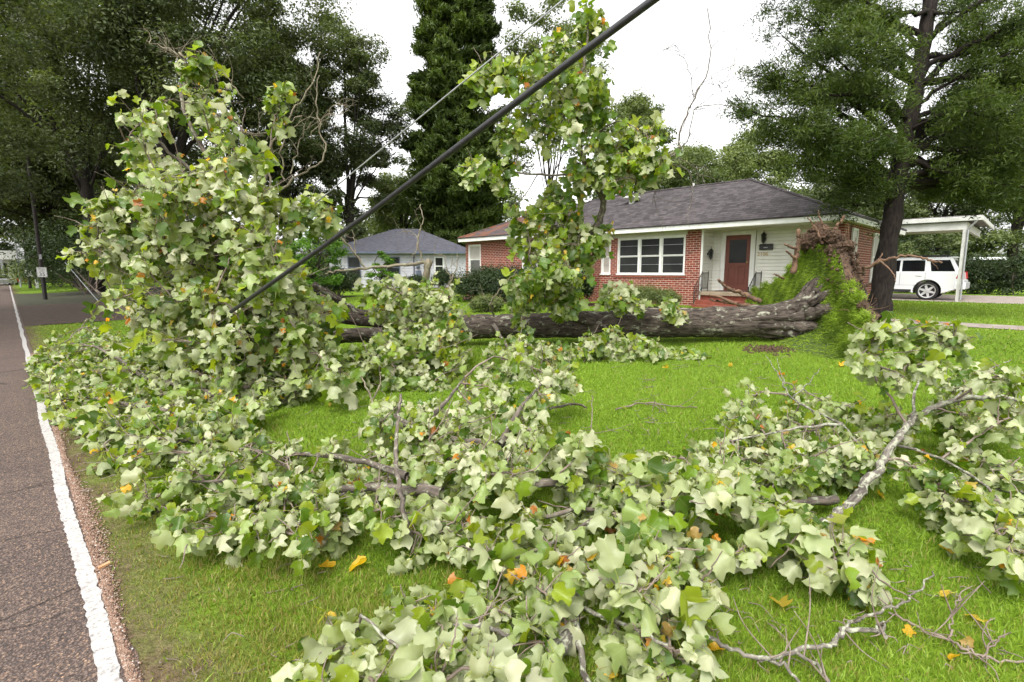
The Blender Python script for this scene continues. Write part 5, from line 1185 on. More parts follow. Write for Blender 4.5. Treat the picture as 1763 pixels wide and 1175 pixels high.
# grass blades
def blades(P, D_, Hh, Wd, rng, bend=.45):
    """each blade is a bent pointed strip from P along D_"""
    n = len(P); D_ = unit(D_); s = unit(np.cross(D_, rng.normal(size=(n, 3)))); b = unit(np.cross(s, D_)) * rng.uniform(-1, 1, (n, 1)) * bend
    h = Hh[:, None]; w = Wd[:, None] * .5
    V = np.stack([P - s * w, P + s * w, P + D_ * h * .55 + b * h * .2 + s * w * .8, P + D_ * h * .55 + b * h * .2 - s * w * .8, P + D_ * h * .93 + b * h * .75], 1)
    i = (np.arange(n) * 5)[:, None]
    return V.reshape(-1, 3), [i + np.array([[0, 1, 2, 3]]), i + np.array([[3, 2, 4]])]
rng = np.random.default_rng(101)
idx = rng.integers(0, len(fa), 60000); w_ = rng.dirichlet((1, 1, 1, 1), 60000); P = np.einsum('nk,nkd->nd', w_, A[fa[idx]])
nrm = tdir * .9 + np.array([0, 0, .05]); D_ = nrm + np.array([0, 0, -.55]) - pdir * .5 + rng.normal(0, .55, (len(P), 3))
V, Fl = blades(P, D_, rng.uniform(.04, .10, len(P)), rng.uniform(.006, .012, len(P)), rng, .5)
patch = .45 + .42 * np.sin(P[:, 2] * 6 + (P @ pdir) * 4) * np.sin((P @ pdir) * 7 - P[:, 2] * 3)
tone = np.clip(patch + rng.normal(0, .22, len(P)), 0, 1); o = link('grass_blades', npmesh('grass_blades', V, Fl, False, {'tone': np.repeat(tone, 5)}), M['turf'], rp); o['kind'] = 'stuff'
edge = np.array([on_plate(a, b) for a, b in [top_px[i] for i in (1, 2, 3)] + [(1384, 432), (1376, 446), (1362, 462), (1340, 484), (1318, 492), (1300, 500), (1284, 520)]])
ii = rng.integers(0, len(edge), 5000); P = edge[ii] + rng.normal(0, .05, (5000, 3)); V, Fl = blades(P, rng.normal(0, .6, (5000, 3)) + tdir * .6 + (0, 0, .35), rng.uniform(.03, .10, 5000), rng.uniform(.006, .012, 5000), rng)
o = link('rim_grass', npmesh('rim_grass', V, Fl, False, {'tone': np.repeat(np.clip(rng.normal(.7, .2, 5000), 0, 1), 5)}), M['turf'], rp); o['kind'] = 'stuff'

def twiggy(t, q, r, rng, n=5, lev=0):
    for _ in range(n):
        i = rng.integers(len(q) // 4, len(q) - 1); a = q[i]; dr = unit(q[min(i + 2, len(q) - 1)] - q[i - 1]); L = rng.uniform(.15, .55) * (.6 if lev else 1)
        d = unit(dr * .6 + rng.normal(0, .55, 3)); e = a + d * L; p = smooth_path([a, a + d * L * .5 + rng.normal(0, .07 * L, 3), e + rng.normal(0, .05, 3)], 4); t.add(p, np.linspace(r, r * .35, len(p)), 5, 0)
        if lev < 1: twiggy(t, p, r * .6, rng, 2, lev + 1)
def limb_part(name='leafy_limb'):
    e = empty(name, O); e.parent = fallen; e.matrix_parent_inverse = Matrix.Translation(-Vector(fallen.location)); return e
# --- main crown on the left
CR = limb_part('crown_limbs')
crown_limbs = [(PD((500, 592, 9.5), (470, 585, 8.9), (430, 560, 8.5), (400, 490, 8.1), (372, 430, 7.8), (385, 340, 7.6), (352, 262, 7.5), (318, 195, 7.5), (310, 140, 7.5)), .10, .014),
    (PD((540, 535, 10.1), (520, 520, 9.4), (470, 470, 8.6), (440, 400, 8.2), (452, 330, 8.0), (462, 270, 8.0)), .09, .015),
    (PD((400, 490, 8.1), (300, 440, 7.4), (230, 385, 7.2), (165, 372, 7.1)), .045, .010), (PD((430, 560, 8.5), (320, 560, 7.6), (230, 540, 7.3), (165, 500, 7.2)), .05, .012),
    (PD((385, 340, 7.6), (300, 270, 7.3), (240, 215, 7.2), (200, 205, 7.2)), .03, .008), (PD((440, 400, 8.2), (490, 370, 7.9), (530, 355, 7.7)), .03, .008), (PD((470, 585, 8.9), (520, 600, 8.2), (540, 640, 7.6)), .04, .012)]
crown_poly = [(180, 222), (235, 182), (300, 192), (330, 135), (375, 140), (412, 180), (420, 260), (440, 300), (478, 335), (490, 400), (490, 440), (540, 470), (565, 520), (580, 590), (555, 640), (480, 660), (420, 650), (340, 620), (270, 590), (200, 555), (165, 490), (205, 440), (150, 440), (150, 380), (215, 350), (235, 280)]
inner_poly = [(260, 300), (420, 290), (490, 450), (540, 560), (500, 640), (380, 630), (240, 560), (215, 470)]
lower_poly = [(250, 560), (380, 560), (560, 580), (600, 640), (560, 680), (470, 690), (400, 690), (330, 660)]
branch(CR, 201, crown_limbs, [reg_d(crown_poly, .8, 6.7, 8.0, 1, .20, .36), reg_d(inner_poly, .55, 6.4, 7.2, 2, .19, .34), reg_d(lower_poly, .95, 6.3, 7.4, 3, .19, .32),
    reg_d([(480, 340), (540, 345), (560, 370), (520, 400), (480, 400)], 1.4, 7.2, 7.8, 4, .18, .25), reg_d([(135, 425), (200, 420), (190, 460), (140, 455)], 2, 7.0, 7.2, 5, .19, .25), reg_d([(155, 355), (210, 345), (215, 385), (160, 390)], 1.5, 7.0, 7.2, 6, .19, .22),
    reg_d([(325, 95), (355, 100), (352, 120), (330, 118)], 2.5, 7.5, 7.6, 7, .16, .14), reg_d([(470, 130), (500, 140), (490, 210), (470, 205)], 1.2, 8.0, 8.2, 8, .17, .16)], .235, 3, .78, .05)
# cut limb with pale sawn end
t = Tubes(); p = smooth_path(PD((470, 600, 8.3), (440, 570, 7.7), (410, 538, 7.2), (386, 529, 6.9)), 6, .004); t.add(p, np.linspace(.085, .075, len(p)), 12, .04); cl_ = t.build('sawn_limb', M['lichen_limb'], CR)
dv = unit(p[-1] - p[-2]); b = MB(); b.bar(p[-1] - dv * .004, p[-1] + dv * .012, .073, 14); b.build('cut_face', M['cut'], CR)
# bare dead branches above the crown
DB = limb_part('bare_branches'); t = Tubes()
for pts, r0, r1 in ((PD((452, 440, 8.8), (470, 350, 8.7), (462, 290, 8.7), (468, 250, 8.7), (500, 200, 8.7), (535, 150, 8.7), (552, 90, 8.7)), .028, .006), (PD((475, 330, 8.7), (520, 300, 8.6), (560, 268, 8.5), (545, 200, 8.5), (550, 130, 8.5)), .022, .005), (PD((490, 310, 8.7), (486, 240, 8.6), (510, 215, 8.6), (600, 190, 8.5)), .014, .004), (PD((520, 200, 8.7), (470, 225, 8.7), (420, 232, 8.6)), .011, .003), (PD((500, 300, 8.6), (515, 250, 8.6), (535, 210, 8.6)), .012, .004), (PD((535, 240, 8.6), (575, 185, 8.6), (600, 182, 8.6)), .009, .003), (PD((318, 195, 7.5), (312, 140, 7.5), (318, 100, 7.5), (270, 78, 7.5), (252, 70, 7.5)), .016, .004), (PD((314, 125, 7.5), (300, 95, 7.5), (275, 75, 7.5)), .007, .003), (PD((375, 140, 7.5), (360, 98, 7.5), (340, 96, 7.5)), .008, .003), (PD((420, 170, 7.7), (390, 130, 7.6), (362, 126, 7.6)), .009, .003)): q = smooth_path(pts, 6, .022); t.add(q, np.linspace(r0 * .95, r1 * 1.3, len(q)), 6, .05); twiggy(t, q, .005, RNG, 6)
t.build('limb', M['deadtwig'], DB)
# bare grey branches over the trunk, in front of the white house
DB2 = limb_part('bare_branches'); t = Tubes()
for pts, r0, r1 in ((PD((752, 565, 10.2), (742, 520, 9.6), (733, 485, 9.3), (740, 448, 9.2)), .085, .05), (PD((738, 452, 9.2), (700, 456, 9.1), (640, 462, 9.0), (585, 466, 8.9), (560, 472, 8.9)), .034, .012), (PD((630, 462, 9.0), (605, 430, 8.9), (575, 395, 8.8), (550, 368, 8.7), (555, 350, 8.7)), .018, .006), (PD((612, 440, 8.9), (610, 410, 8.9), (604, 388, 8.9)), .010, .004), (PD((735, 468, 9.2), (722, 430, 9.1), (722, 405, 9.1), (729, 380, 9.1), (724, 352, 9.1)), .018, .006), (PD((722, 410, 9.1), (708, 400, 9.1), (694, 396, 9.1)), .008, .003), (PD((722, 405, 9.1), (716, 432, 9.0), (708, 440, 9.0)), .008, .003), (PD((780, 545, 9.4), (771, 500, 9.1), (785, 465, 9.0), (788, 435, 9.0)), .016, .005), (PD((775, 480, 9.0), (766, 445, 9.0), (757, 436, 9.0)), .009, .003), (PD((850, 545, 10.0), (845, 520, 9.6), (870, 490, 9.4), (890, 465, 9.3)), .02, .008)): q = smooth_path(pts, 6, .012); t.add(q, np.linspace(r0, r1 * 1.2, len(q)), 7, .06); twiggy(t, q, .005, RNG, 3)
t.build('limb', M['deadtwig'], DB2)
# --- upright limb in the middle
UL = limb_part('upright_limb')
upr = [(PD((985, 545, 10.1), (972, 500, 9.8), (1000, 432, 9.5), (1030, 385, 9.3), (1036, 340, 9.1), (1003, 270, 8.8), (992, 180, 8.5), (1008, 90, 8.3), (1015, 15, 8.2)), .095, .010), (PD((1036, 340, 9.1), (1085, 302, 9.0), (1130, 278, 8.9), (1160, 262, 8.9)), .04, .014), (PD((1010, 305, 9.0), (920, 300, 8.7), (840, 292, 8.5), (785, 286, 8.4)), .022, .006), (PD((995, 200, 8.6), (930, 150, 8.4), (850, 130, 8.3)), .016, .005), (PD((1000, 430, 9.5), (950, 470, 9.2), (900, 470, 8.9)), .028, .009), (PD((1000, 255, 8.8), (1060, 210, 8.6), (1110, 230, 8.5)), .016, .005), (PD((925, 302, 8.7), (900, 340, 8.7), (880, 355, 8.6)), .010, .004), (PD((965, 530, 9.9), (930, 500, 9.2), (910, 440, 9.0)), .03, .01)]
R_up = [reg_d([(990, 30), (1025, 8), (1035, 80), (1045, 170), (1020, 260), (985, 255), (955, 190), (915, 120), (945, 65), (985, 60)], 1.35, 8.1, 8.7, 11, .19, .24), reg_d([(812, 140), (840, 112), (900, 110), (930, 150), (900, 170), (850, 165), (825, 180)], 1.5, 8.1, 8.4, 12, .17, .2), reg_d([(860, 215), (920, 190), (960, 225), (930, 260), (870, 255)], 1.2, 8.3, 8.7, 13, .17, .22),
    reg_d([(1020, 180), (1070, 190), (1130, 240), (1140, 290), (1090, 330), (1040, 310), (1010, 330), (985, 280)], 1.15, 8.5, 9.0, 14, .18, .24), reg_d([(770, 290), (810, 285), (870, 300), (890, 345), (840, 320), (790, 310)], 1.0, 8.3, 8.6, 15, .16, .2), reg_d([(900, 345), (1000, 330), (1020, 400), (1030, 460), (985, 500), (960, 545), (900, 555), (880, 500), (900, 440), (880, 395)], 1.4, 8.8, 9.6, 16, .18, .25), reg_d([(1000, 395), (1040, 400), (1048, 440), (1010, 470)], 1.1, 9.2, 9.5, 17, .17, .2), reg_d([(960, 470), (1000, 480), (985, 540), (940, 545)], 1.2, 9.2, 9.6, 18, .17, .22)]
branch(UL, 202, upr, [(c[: max(4, int(len(c) * .6))], q * 1.3) for c, q in R_up], .25, 3, .42, .05)
t = Tubes()
for pts, r0, r1 in ((PD((1130, 278, 8.9), (1165, 262, 8.9), (1172, 225, 8.9), (1195, 170, 8.9), (1222, 110, 8.9), (1218, 15, 8.9)), .022, .005), (PD((1160, 265, 8.9), (1185, 240, 8.9), (1200, 185, 8.8), (1280, 184, 8.8)), .013, .004), (PD((1195, 170, 8.9), (1185, 120, 8.9), (1165, 85, 8.9), (1160, 75, 8.9)), .008, .003), (PD((1200, 185, 8.8), (1240, 150, 8.8), (1270, 105, 8.8)), .006, .002), (PD((1176, 220, 8.9), (1205, 150, 8.9), (1240, 148, 8.9)), .007, .003), (PD((1130, 278, 8.9), (1180, 290, 8.9), (1192, 320, 8.9), (1190, 362, 8.9)), .010, .004), (PD((1110, 290, 8.9), (1126, 310, 8.9), (1128, 350, 8.9)), .008, .003), (PD((1160, 268, 8.9), (1200, 292, 8.9), (1212, 315, 8.9)), .008, .003)): q = smooth_path(pts, 6, .012); t.add(q, np.linspace(r0 * .95, r1 * 1.3, len(q)), 6, .05); twiggy(t, q, .005, RNG, 6)
t.build('bare_branch', M['limb'], UL)
# --- sprays hanging over and below the trunk
HL = limb_part('hanging_limbs')
hang = [(PD((760, 562, 10.5), (720, 520, 9.2), (680, 500, 8.6)), .05, .012), (PD((760, 575, 10.4), (725, 610, 9.0), (690, 650, 8.0)), .05, .012), (PD((850, 560, 10.4), (875, 600, 9.4), (905, 640, 8.4)), .04, .012), (PD((1040, 560, 10.1), (1060, 600, 9.3), (1140, 625, 8.9), (1190, 645, 8.6)), .028, .007), (PD((1060, 545, 10.0), (1060, 515, 9.8), (1075, 500, 9.7)), .02, .006), (PD((1175, 545, 9.8), (1165, 530, 9.6), (1160, 526, 9.5)), .012, .005), (PD((960, 590, 10.2), (1000, 640, 8.6), (940, 665, 8.0), (900, 672, 7.8)), .035, .012), (PD((700, 600, 9.4), (640, 620, 8.6), (590, 640, 8.2)), .035, .010)]
R_h = [reg_d([(630, 500), (660, 482), (740, 485), (800, 520), (770, 560), (700, 560), (640, 535)], 1.7, 8.3, 9.2, 21, .185, .28), reg_d([(690, 540), (790, 530), (800, 640), (700, 650)], 1.5, 8.0, 9.0, 22, .18, .28), reg_d([(570, 640), (640, 590), (720, 570), (780, 600), (790, 680), (700, 690), (600, 680)], 1.6, 7.4, 8.4, 23, .18, .28), reg_d([(1015, 520), (1040, 495), (1090, 495), (1105, 520), (1060, 535)], 1.7, 9.5, 9.8, 24, .18, .22), reg_d([(1142, 525), (1175, 520), (1180, 540), (1150, 540)], 1.5, 9.4, 9.6, 25, .16, .14), reg_d([(1000, 580), (1060, 570), (1110, 590), (1200, 640), (1200, 660), (1140, 640), (1060, 640), (1010, 620)], 1.5, 8.6, 9.3, 26, .16, .2), reg_d([(850, 590), (930, 580), (980, 620), (960, 690), (870, 690), (830, 640)], 1.3, 7.8, 9.0, 27, .17, .26)]
branch(HL, 203, hang, R_h, .215, 3, .74, .04)

# ------------------------------------------------------------------ branches torn off and lying on the lawn
BG = 'torn off leafy branches lying on the lawn'
def torn(name, label, anchor, seed, limbs, regions, **kw):
    g = grd(*anchor); g[2] = float(zg(g[0])); root = empty(name, g, label, 'broken branch', BG)
    branch(root, seed, limbs, regions, **kw); return root
r_ = torn('torn_branch', 'low heap of leafy cut branches spilling along the road edge at left', (200, 680), 301,
    [(PG((430, 690, .15), (330, 670, .25), (220, 640, .3), (120, 625, .2)), .05, .012), (PG((440, 720, .1), (300, 710, .25), (180, 690, .25), (90, 670, .15)), .045, .010), (PG((300, 690, .2), (220, 740, .25), (150, 760, .1)), .03, .008), (PG((400, 700, .15), (350, 740, .25), (280, 780, .2)), .03, .009), (PG((250, 650, .25), (170, 600, .4), (110, 590, .2)), .03, .008)],
    [reg_g([(60, 625), (150, 575), (250, 570), (400, 640), (470, 690), (430, 740), (330, 760), (220, 770), (120, 730), (60, 670)], 1.6, .30, 31, .15, .22), reg_g([(170, 690), (420, 690), (400, 760), (280, 790), (190, 770)], 1.2, .3, 32, .15, .2), reg_g([(52, 630), (100, 580), (190, 555), (260, 590), (210, 650), (90, 670)], 1.5, .28, 48, .14, .2), reg_g([(120, 730), (440, 735), (520, 770), (430, 800), (210, 800)], 1.0, .2, 47, .13, .18)], leaf=.17, cols=3, pale=.72)
g = grd(128, 664, .16); dv = unit(np.array([-.75, -.6, .12])); b = MB(); b.bar(g - dv * .32, g, .062, 14, .066); o = b.build('sawn_log', M['root'], r_, smooth=False); b = MB(); b.bar(g, g + dv * .012, .064, 14); b.build('cut_face', M['cut'], o)
torn('torn_branch', 'flat leafy branch on the lawn reaching towards the road, below the left heap', (420, 850), 302,
    [(PG((760, 850, .3), (640, 840, .25), (520, 850, .2), (400, 870, .15), (300, 880, .12)), .04, .008), (PG((700, 820, .3), (600, 790, .3), (480, 780, .2), (380, 770, .15)), .03, .008), (PG((520, 850, .2), (420, 830, .25), (300, 830, .15)), .02, .006), (PG((600, 845, .2), (540, 890, .2), (430, 910, .12)), .02, .006)],
    [reg_g([(215, 872), (290, 815), (400, 770), (480, 760), (600, 765), (720, 800), (770, 890), (640, 915), (520, 925), (400, 915), (300, 900)], 1.4, .32, 33, .145, .2)], leaf=.15, cols=5, pale=.74)
torn('torn_branch', 'bushy grey green branch heaped in the middle of the lawn before the trunk', (760, 780), 303,
    [(PG((640, 700, .2), (720, 740, .35), (820, 760, .4), (960, 770, .35), (1040, 790, .2)), .04, .01), (PG((700, 760, .3), (760, 700, .5), (800, 650, .5)), .03, .01), (PG((860, 765, .4), (900, 700, .6), (930, 665, .5)), .03, .009), (PG((745, 780, .30), (800, 796, .34), (850, 815, .36), (900, 828, .36), (955, 832, .33), (1010, 832, .25)), .030, .026), (PG((690, 680, .75), (684, 740, .6), (682, 790, .5), (690, 860, .4), (712, 945, .1)), .012, .018)],
    [reg_g([(640, 720), (700, 670), (800, 650), (900, 640), (970, 720), (1020, 790), (940, 830), (800, 830), (680, 800)], 1.45, .55, 34, .16, .23), reg_g([(820, 630), (900, 620), (1000, 660), (960, 700), (860, 680)], 1.2, .5, 35, .16, .2)], leaf=.16, cols=5, pale=.8)
torn('torn_branch', 'broad pale leafy branch spread over the lawn in the front centre', (1100, 900), 304,
    [(PG((1440, 860, .1), (1300, 872, .16), (1180, 868, .2), (1060, 872, .22), (900, 895, .2), (760, 935, .12)), .030, .009), (PG((1180, 868, .2), (1120, 930, .26), (1130, 1010, .25), (1190, 1070, .2)), .015, .006), (PG((1060, 872, .22), (960, 930, .24), (860, 970, .2)), .016, .006), (PG((1300, 872, .16), (1360, 920, .2), (1450, 970, .18)), .014, .005), (PG((1250, 870, .18), (1230, 815, .3), (1180, 790, .36)), .014, .005)],
    [reg_g([(660, 940), (740, 870), (900, 840), (1040, 800), (1180, 800), (1340, 810), (1400, 870), (1420, 900), (1330, 930), (1250, 960), (1180, 1060), (1100, 1060), (960, 1000), (850, 1000), (720, 975)], 1.3, .36, 36, .18, .2, .08), reg_g([(1330, 880), (1420, 900), (1510, 980), (1470, 1000), (1380, 960)], 1.7, .35, 37, .14, .16), reg_g([(1040, 790), (1200, 780), (1330, 800), (1250, 850), (1100, 850)], .7, .5, 38, .15, .2, .4)], leaf=.18, cols=5, pale=.85, yellow=.035)
torn('torn_branch', 'nearest leafy branch at the bottom edge with a forked lichen covered limb', (940, 1120), 305,
    [(PG((985, 1010, .1), (992, 1050, .10), (980, 1090, .10), (962, 1125, .08), (935, 1160, .06), (900, 1200, .05)), .026, .036), (PG((988, 1060, .1), (998, 1110, .08), (1006, 1160, .05), (1030, 1210, .03)), .016, .012), (PG((975, 1095, .1), (930, 1110, .16), (890, 1100, .2), (830, 1078, .22), (755, 1078, .22)), .014, .008), (PG((900, 1105, .18), (820, 1130, .22), (700, 1120, .26), (620, 1060, .3)), .010, .006), (PG((985, 1040, .1), (1080, 1080, .22), (1150, 1110, .25)), .012, .006), (PG((830, 1078, .22), (740, 1140, .25), (620, 1165, .22)), .008, .005)],
    [reg_g([(560, 1030), (620, 1000), (720, 1010), (800, 1020), (900, 1020), (940, 1090), (900, 1170), (760, 1230), (560, 1230), (500, 1160)], 1.8, .26, 39, .165, .16, .08), reg_g([(1040, 1060), (1120, 1050), (1200, 1100), (1180, 1170), (1090, 1150)], 1.2, .24, 40, .165, .14, .06), reg_g([(850, 970), (950, 960), (1040, 1010), (1000, 1050), (900, 1040)], .9, .3, 43, .165, .15)], leaf=.165, cols=5, pale=.88, yellow=.04, bark='lichen_limb')
torn('torn_branch', 'leafy branch at the right edge with a thick bent lichen grey limb', (1560, 860), 306,
    [(PG((1400, 912, .07), (1430, 900, .10), (1465, 868, .16), (1500, 825, .25), (1540, 765, .36), (1572, 722, .44), (1640, 690, .50), (1700, 685, .52), (1790, 690, .52)), .034, .02), (PG((1572, 722, .30), (1574, 680, .42), (1590, 630, .55), (1620, 580, .65), (1640, 555, .7)), .014, .005), (PG((1500, 825, .16), (1480, 770, .35), (1450, 730, .4)), .014, .006), (PG((1540, 765, .24), (1620, 790, .2), (1700, 840, .2), (1740, 900, .15)), .012, .006), (PG((1640, 690, .36), (1700, 640, .45), (1740, 620, .5)), .011, .005), (PG((1450, 730, .4), (1370, 690, .35), (1345, 652, .32), (1318, 612, .35)), .012, .004), (PG((1352, 662, .32), (1343, 640, .35), (1338, 615, .38)), .006, .003), (PG((1365, 685, .35), (1390, 662, .35), (1412, 634, .36)), .007, .003), (PG((1450, 730, .4), (1360, 740, .4), (1260, 760, .3)), .013, .006)],
    [reg_g([(1200, 780), (1260, 700), (1340, 670), (1450, 680), (1540, 690), (1560, 760), (1500, 820), (1380, 840), (1260, 830)], 1.35, .34, 41, .145, .2, .1), reg_g([(1560, 720), (1660, 700), (1763, 760), (1800, 900), (1763, 960), (1660, 930), (1600, 860)], 1.15, .30, 42, .14, .18, .08), reg_d([(1480, 610), (1500, 570), (1580, 560), (1640, 545), (1655, 590), (1600, 640), (1560, 660), (1500, 640)], 1.5, 3.9, 4.4, 44, .145, .15), reg_d([(1690, 640), (1763, 610), (1790, 660), (1720, 680)], 1.4, 3.7, 4.1, 45, .145, .16), reg_g([(1600, 620), (1680, 660), (1763, 700), (1763, 760), (1620, 720)], 1.0, .5, 46, .145, .18)], leaf=.145, cols=5, pale=.8, bark='lichen_limb')
def bare(label, seed, limbs, anchor, bark='limb', name='bare_branch'):
    g = grd(*anchor); g[2] = float(zg(g[0])); root = empty(name, g, label, 'bare branch', 'leafless branches on the lawn'); rng = np.random.default_rng(seed); t = Tubes()
    for pts, r0, r1 in limbs:
        q = smooth_path(pts, 6, .006, rng); t.add(q, np.linspace(r0, r1, len(q)), 8, .07)
    t.build('limb', M[bark], root)
    t = Tubes()
    for pts, r0, r1 in limbs:
        q = smooth_path(pts, 6)
        for _ in range(5):
            a = q[rng.integers(2, len(q))]; e = a + rng.normal(0, .12, 3) + (0, 0, .04); e[2] = max(e[2], float(zg(e[0])) + .01); t.add(smooth_path([a, (a + e) / 2 + rng.normal(0, .02, 3), e], 3), np.linspace(.004, .0015, 7), 5, 0)
    t.build('twigs', M['twig'], root)
bare('bare lichen grey branch winding across the grass at the bottom right of centre', 311, [(PG((1130, 960, .3), (1170, 1020, .25), (1205, 1085, .18), (1260, 1118, .12), (1320, 1135, .08), (1380, 1118, .08), (1435, 1110, .08), (1452, 1085, .1), (1500, 1084, .1), (1520, 1090, .09)), .010, .010), (PG((1435, 1110, .08), (1460, 1075, .1), (1490, 1062, .1), (1540, 1042, .1), (1580, 1020, .1), (1605, 985, .12)), .009, .004), (PG((1300, 1132, .08), (1350, 1145, .06), (1385, 1190, .03)), .009, .006), (PG((1370, 1122, .08), (1410, 1150, .05), (1430, 1190, .03)), .008, .005), (PG((1510, 1086, .1), (1522, 1072, .1), (1524, 1100, .08)), .007, .006)], (1350, 1125), 'lichen_limb')
bare('thin brown leafless twig lying at the lower right corner of the lawn', 312, [(PG((1530, 1055, .03), (1580, 1080, .03), (1640, 1105, .04), (1690, 1132, .03), (1780, 1140, .03)), .006, .005), (PG((1640, 1105, .04), (1635, 1070, .08), (1650, 1035, .12), (1652, 1025, .13)), .005, .002), (PG((1690, 1132, .03), (1710, 1110, .06), (1730, 1085, .1)), .005, .002)], (1650, 1110), 'twig')
bare('short grey lichen limb at the right edge under the leaves', 313, [(PG((1685, 850, .08), (1720, 845, .07), (1780, 848, .05)), .013, .015)], (1730, 850), 'lichen_limb')
bare('thin dark twig lying on the open lawn before the root plate', 314, [(PG((1060, 705, .03), (1110, 694, .04), (1160, 700, .03), (1200, 702, .02)), .010, .005), (PG((1110, 694, .04), (1130, 700, .04), (1150, 712, .02)), .005, .003)], (1130, 700), 'twig')
bare('pale grey stick on the lawn behind the middle heap, under the hanging sprays', 315, [(PG((905, 685, .12), (940, 672, .14), (975, 660, .13), (985, 640, .16)), .02, .014), (PG((945, 705, .08), (985, 695, .1), (1010, 702, .08)), .018, .012)], (960, 680), 'limb')
bare('upright thin twig standing out of the middle of the lawn', 316, [(PG((1020, 780, .2), (1018, 740, .25), (1020, 690, .35), (1020, 680, .38)), .006, .003)], (1020, 780), 'twig')
bare('curved grey branch on the grass left of the middle heap', 317, [(PG((640, 690, .1), (625, 655, .25), (612, 630, .3), (616, 600, .35)), .014, .008), (PG((640, 690, .1), (655, 660, .25), (652, 630, .3)), .01, .005), (PG((640, 690, .1), (655, 720, .08), (700, 740, .06)), .014, .010)], (640, 690), 'deadtwig')

# ------------------------------------------------------------------ downed cable and wire
P0, P1 = at(398, 537, 6.4), at(1125, 0, 3.0); P2 = P1 + (P1 - P0) * 1.2
t = Tubes(); t.add(smooth_path([P0, (P0 + P1) / 2 - (0, 0, .03), P1, P2], 10), .024, 14, 0); tag(t.build('utility_cable', mat('cable_sheath', (.028, .028, .03), (.016, .016, .017), 20, .38, 0, .01, 'Object'), None), 'thick black utility cable slanting up from the leafy crown across the sky', 'cable')
Q0, Q1 = at(440, 435, 8.2), at(970, 0, 5.2); Q2 = Q1 + (Q1 - Q0) * 1.2
t = Tubes(); t.add(smooth_path([Q0, Q1, Q2], 10), .009, 8, 0); tag(t.build('thin_wire', M['steel'], None), 'thin grey wire running parallel behind the thick black cable', 'wire')

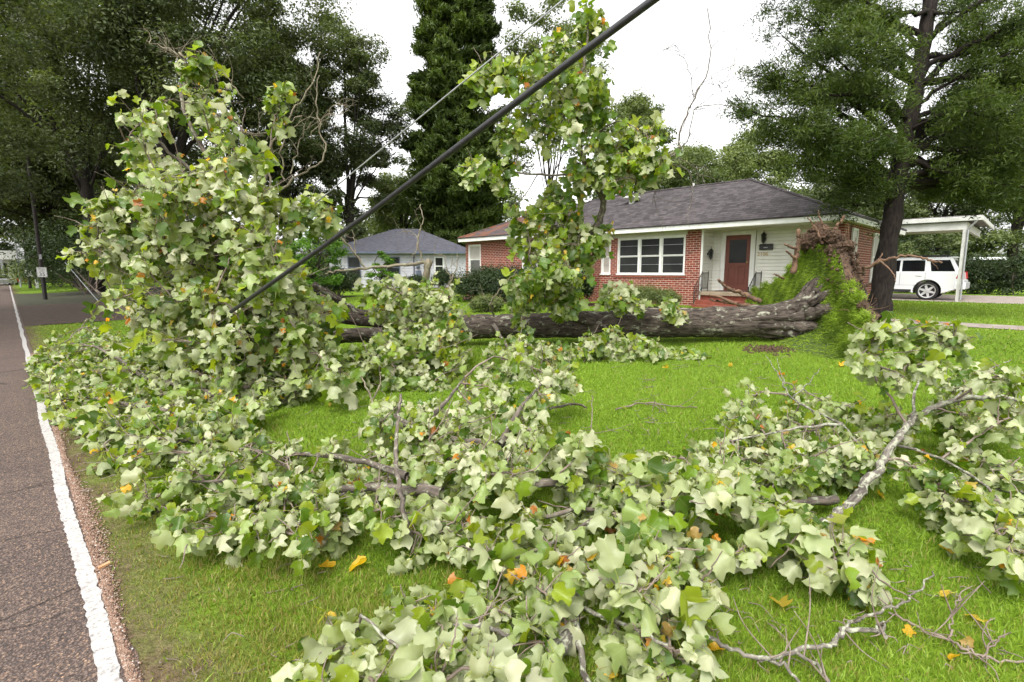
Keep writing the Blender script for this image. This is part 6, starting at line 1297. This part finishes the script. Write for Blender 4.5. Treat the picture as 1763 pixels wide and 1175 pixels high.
# ------------------------------------------------------------------ lawn grass, thinner and drier by the road
def lawn():
    rng = np.random.default_rng(111); n = 430000
    d = np.exp(rng.uniform(math.log(1.15), math.log(34), n)); a = AZ + rng.uniform(-math.radians(57), math.radians(57), n)
    x, y = d * np.sin(a), d * np.cos(a)
    n1 = np.sin(x * 3.1 + np.sin(y * 2.3) * 2) * np.sin(y * 2.7 + np.sin(x * 1.9) * 2); n2 = np.sin(x * .9 + 1.3 * np.sin(y * .7)) * np.sin(y * .8 + 1)
    verge = np.clip((x - .26 - .10 * n1) / .7, 0, 1)
    keep = (x > .27) & (rng.uniform(size=n) < np.clip(verge ** .8 * 1.4, .05, 1)) & ~((x > 14.25) & (x < 15.4) & (y < 8.8)) & ~((x > 25.9)) & ~((x > 15.9) & (y > 4) & (y < 20)) & ~((y > 23.3) & (y < 58.2)) & ~((x > 13.5) & (y > 10.4) & (y < 20.6))
    x, y, d, n1, n2, verge = (q[keep] for q in (x, y, d, n1, n2, verge)); n = len(x)
    P = np.stack([x, y, zg(x) - .004], 1); D_ = rng.normal(0, .38, (n, 3)) + (0, 0, 1.0)
    hh = rng.uniform(.028, .065, n) * (1 + .25 * n1) * (.55 + .45 * verge); tuft = rng.uniform(size=n) < .03; hh = np.where(tuft, hh * 1.6, hh)
    wd = (.0028 + .00085 * d) * rng.uniform(.7, 1.3, n)
    V, Fl = blades(P, D_, hh, wd, rng, .6)
    n3 = np.sin(x * .45 + 2 * np.sin(y * .33)) * np.sin(y * .5 + 2); tone = np.clip(.5 + .10 * n1 + .15 * n2 + .16 * n3 + rng.normal(0, .2, n), 0, 1)
    mix_dry = np.clip(1 - (x - .3) / 1.9 + .35 * n1, 0, 1) * .85; near = np.clip(1.15 - d / 4.5, 0, 1); dry = (rng.uniform(size=n) < .07 + .72 * mix_dry + .22 * near)
    me = npmesh('lawn_grass', V, Fl, False, {'tone': np.repeat(tone, 5), 'dry': np.repeat(np.where(dry, rng.uniform(.3, 1, n), 0), 5)})
    mt = M['grass']; nt = mt.node_tree; a_ = nd(nt, 'ShaderNodeAttribute', attribute_name='dry')
    rp_ = [q for q in nt.nodes if q.type == 'VALTORGB'][0]; outs = [l.to_socket for l in rp_.outputs[0].links]
    c = mix(nt, a_.outputs['Fac'], rp_.outputs[0], (.30, .24, .09))
    for s in outs: nt.links.new(c, s)
    tag(link('lawn_grass', me, mt), kind='stuff')
lawn()
# fallen leaves scattered on the grass
rng = np.random.default_rng(121); lv = Leaves(); pts = []
for px, py in poly_sample([(480, 660), (700, 700), (1000, 640), (1300, 620), (1700, 620), (1750, 1100), (1300, 1150), (600, 1000), (250, 900), (200, 780)], 70, rng): pts.append(grd(px, py, .035))
for px, py in ((570, 695), (630, 970), (1060, 1160), (1030, 1155), (1640, 1135), (560, 1060), (1510, 850)): pts.append(grd(px, py, .04))
P = np.array(pts); n = len(P); ax = rng.normal(0, 1, (n, 3)) * (1, 1, .15)
lv.add(P + unit(ax) * -.03, P, ax, np.tile([0, 0, 1.0], (n, 1)) + rng.normal(0, .35, (n, 3)), rng.uniform(.05, .11, n), (rng.uniform(size=n) < .75).astype(float))
o = lv.build('fallen_leaves', None, 3, rng); tag(o, kind='stuff')
t = Tubes(); rng = np.random.default_rng(131)
for px, py in np.concatenate([poly_sample([(450, 670), (640, 650), (1000, 640), (1260, 590), (1500, 640), (1500, 700), (1200, 760), (1000, 760), (600, 760)], 130, rng), poly_sample([(220, 900), (640, 930), (560, 1170), (260, 1170)], 22, rng), poly_sample([(1200, 1000), (1700, 960), (1763, 1175), (1250, 1175)], 70, rng), poly_sample([(60, 640), (250, 700), (300, 900), (150, 850)], 90, rng)]):
    a = grd(px, py, .02); e = a + rng.normal(0, min(.14, .022 * depth(a)), 3) * (1, 1, .06); e[2] = zg(e[0]) + .025; t.add(smooth_path([a, (a + e) / 2 + rng.normal(0, .015, 3), e], 3), np.linspace(.0045, .0018, 7) * min(1, .25 + depth(a) / 6), 5, 0)
tag(t.build('twig_litter', M['twig']), kind='stuff')
b = MB(); g = grd(180, 976, .02); b.prism([g + (-.03, -.02, 0), g + (.03, .01, 0), g + (.028, .02, .008), g + (-.03, -.008, .006)], (0, 0, .012)); tag(b.build('wood_chip', M['cut']), 'small orange wood chip on the gravel beside the white road line', 'wood chip')
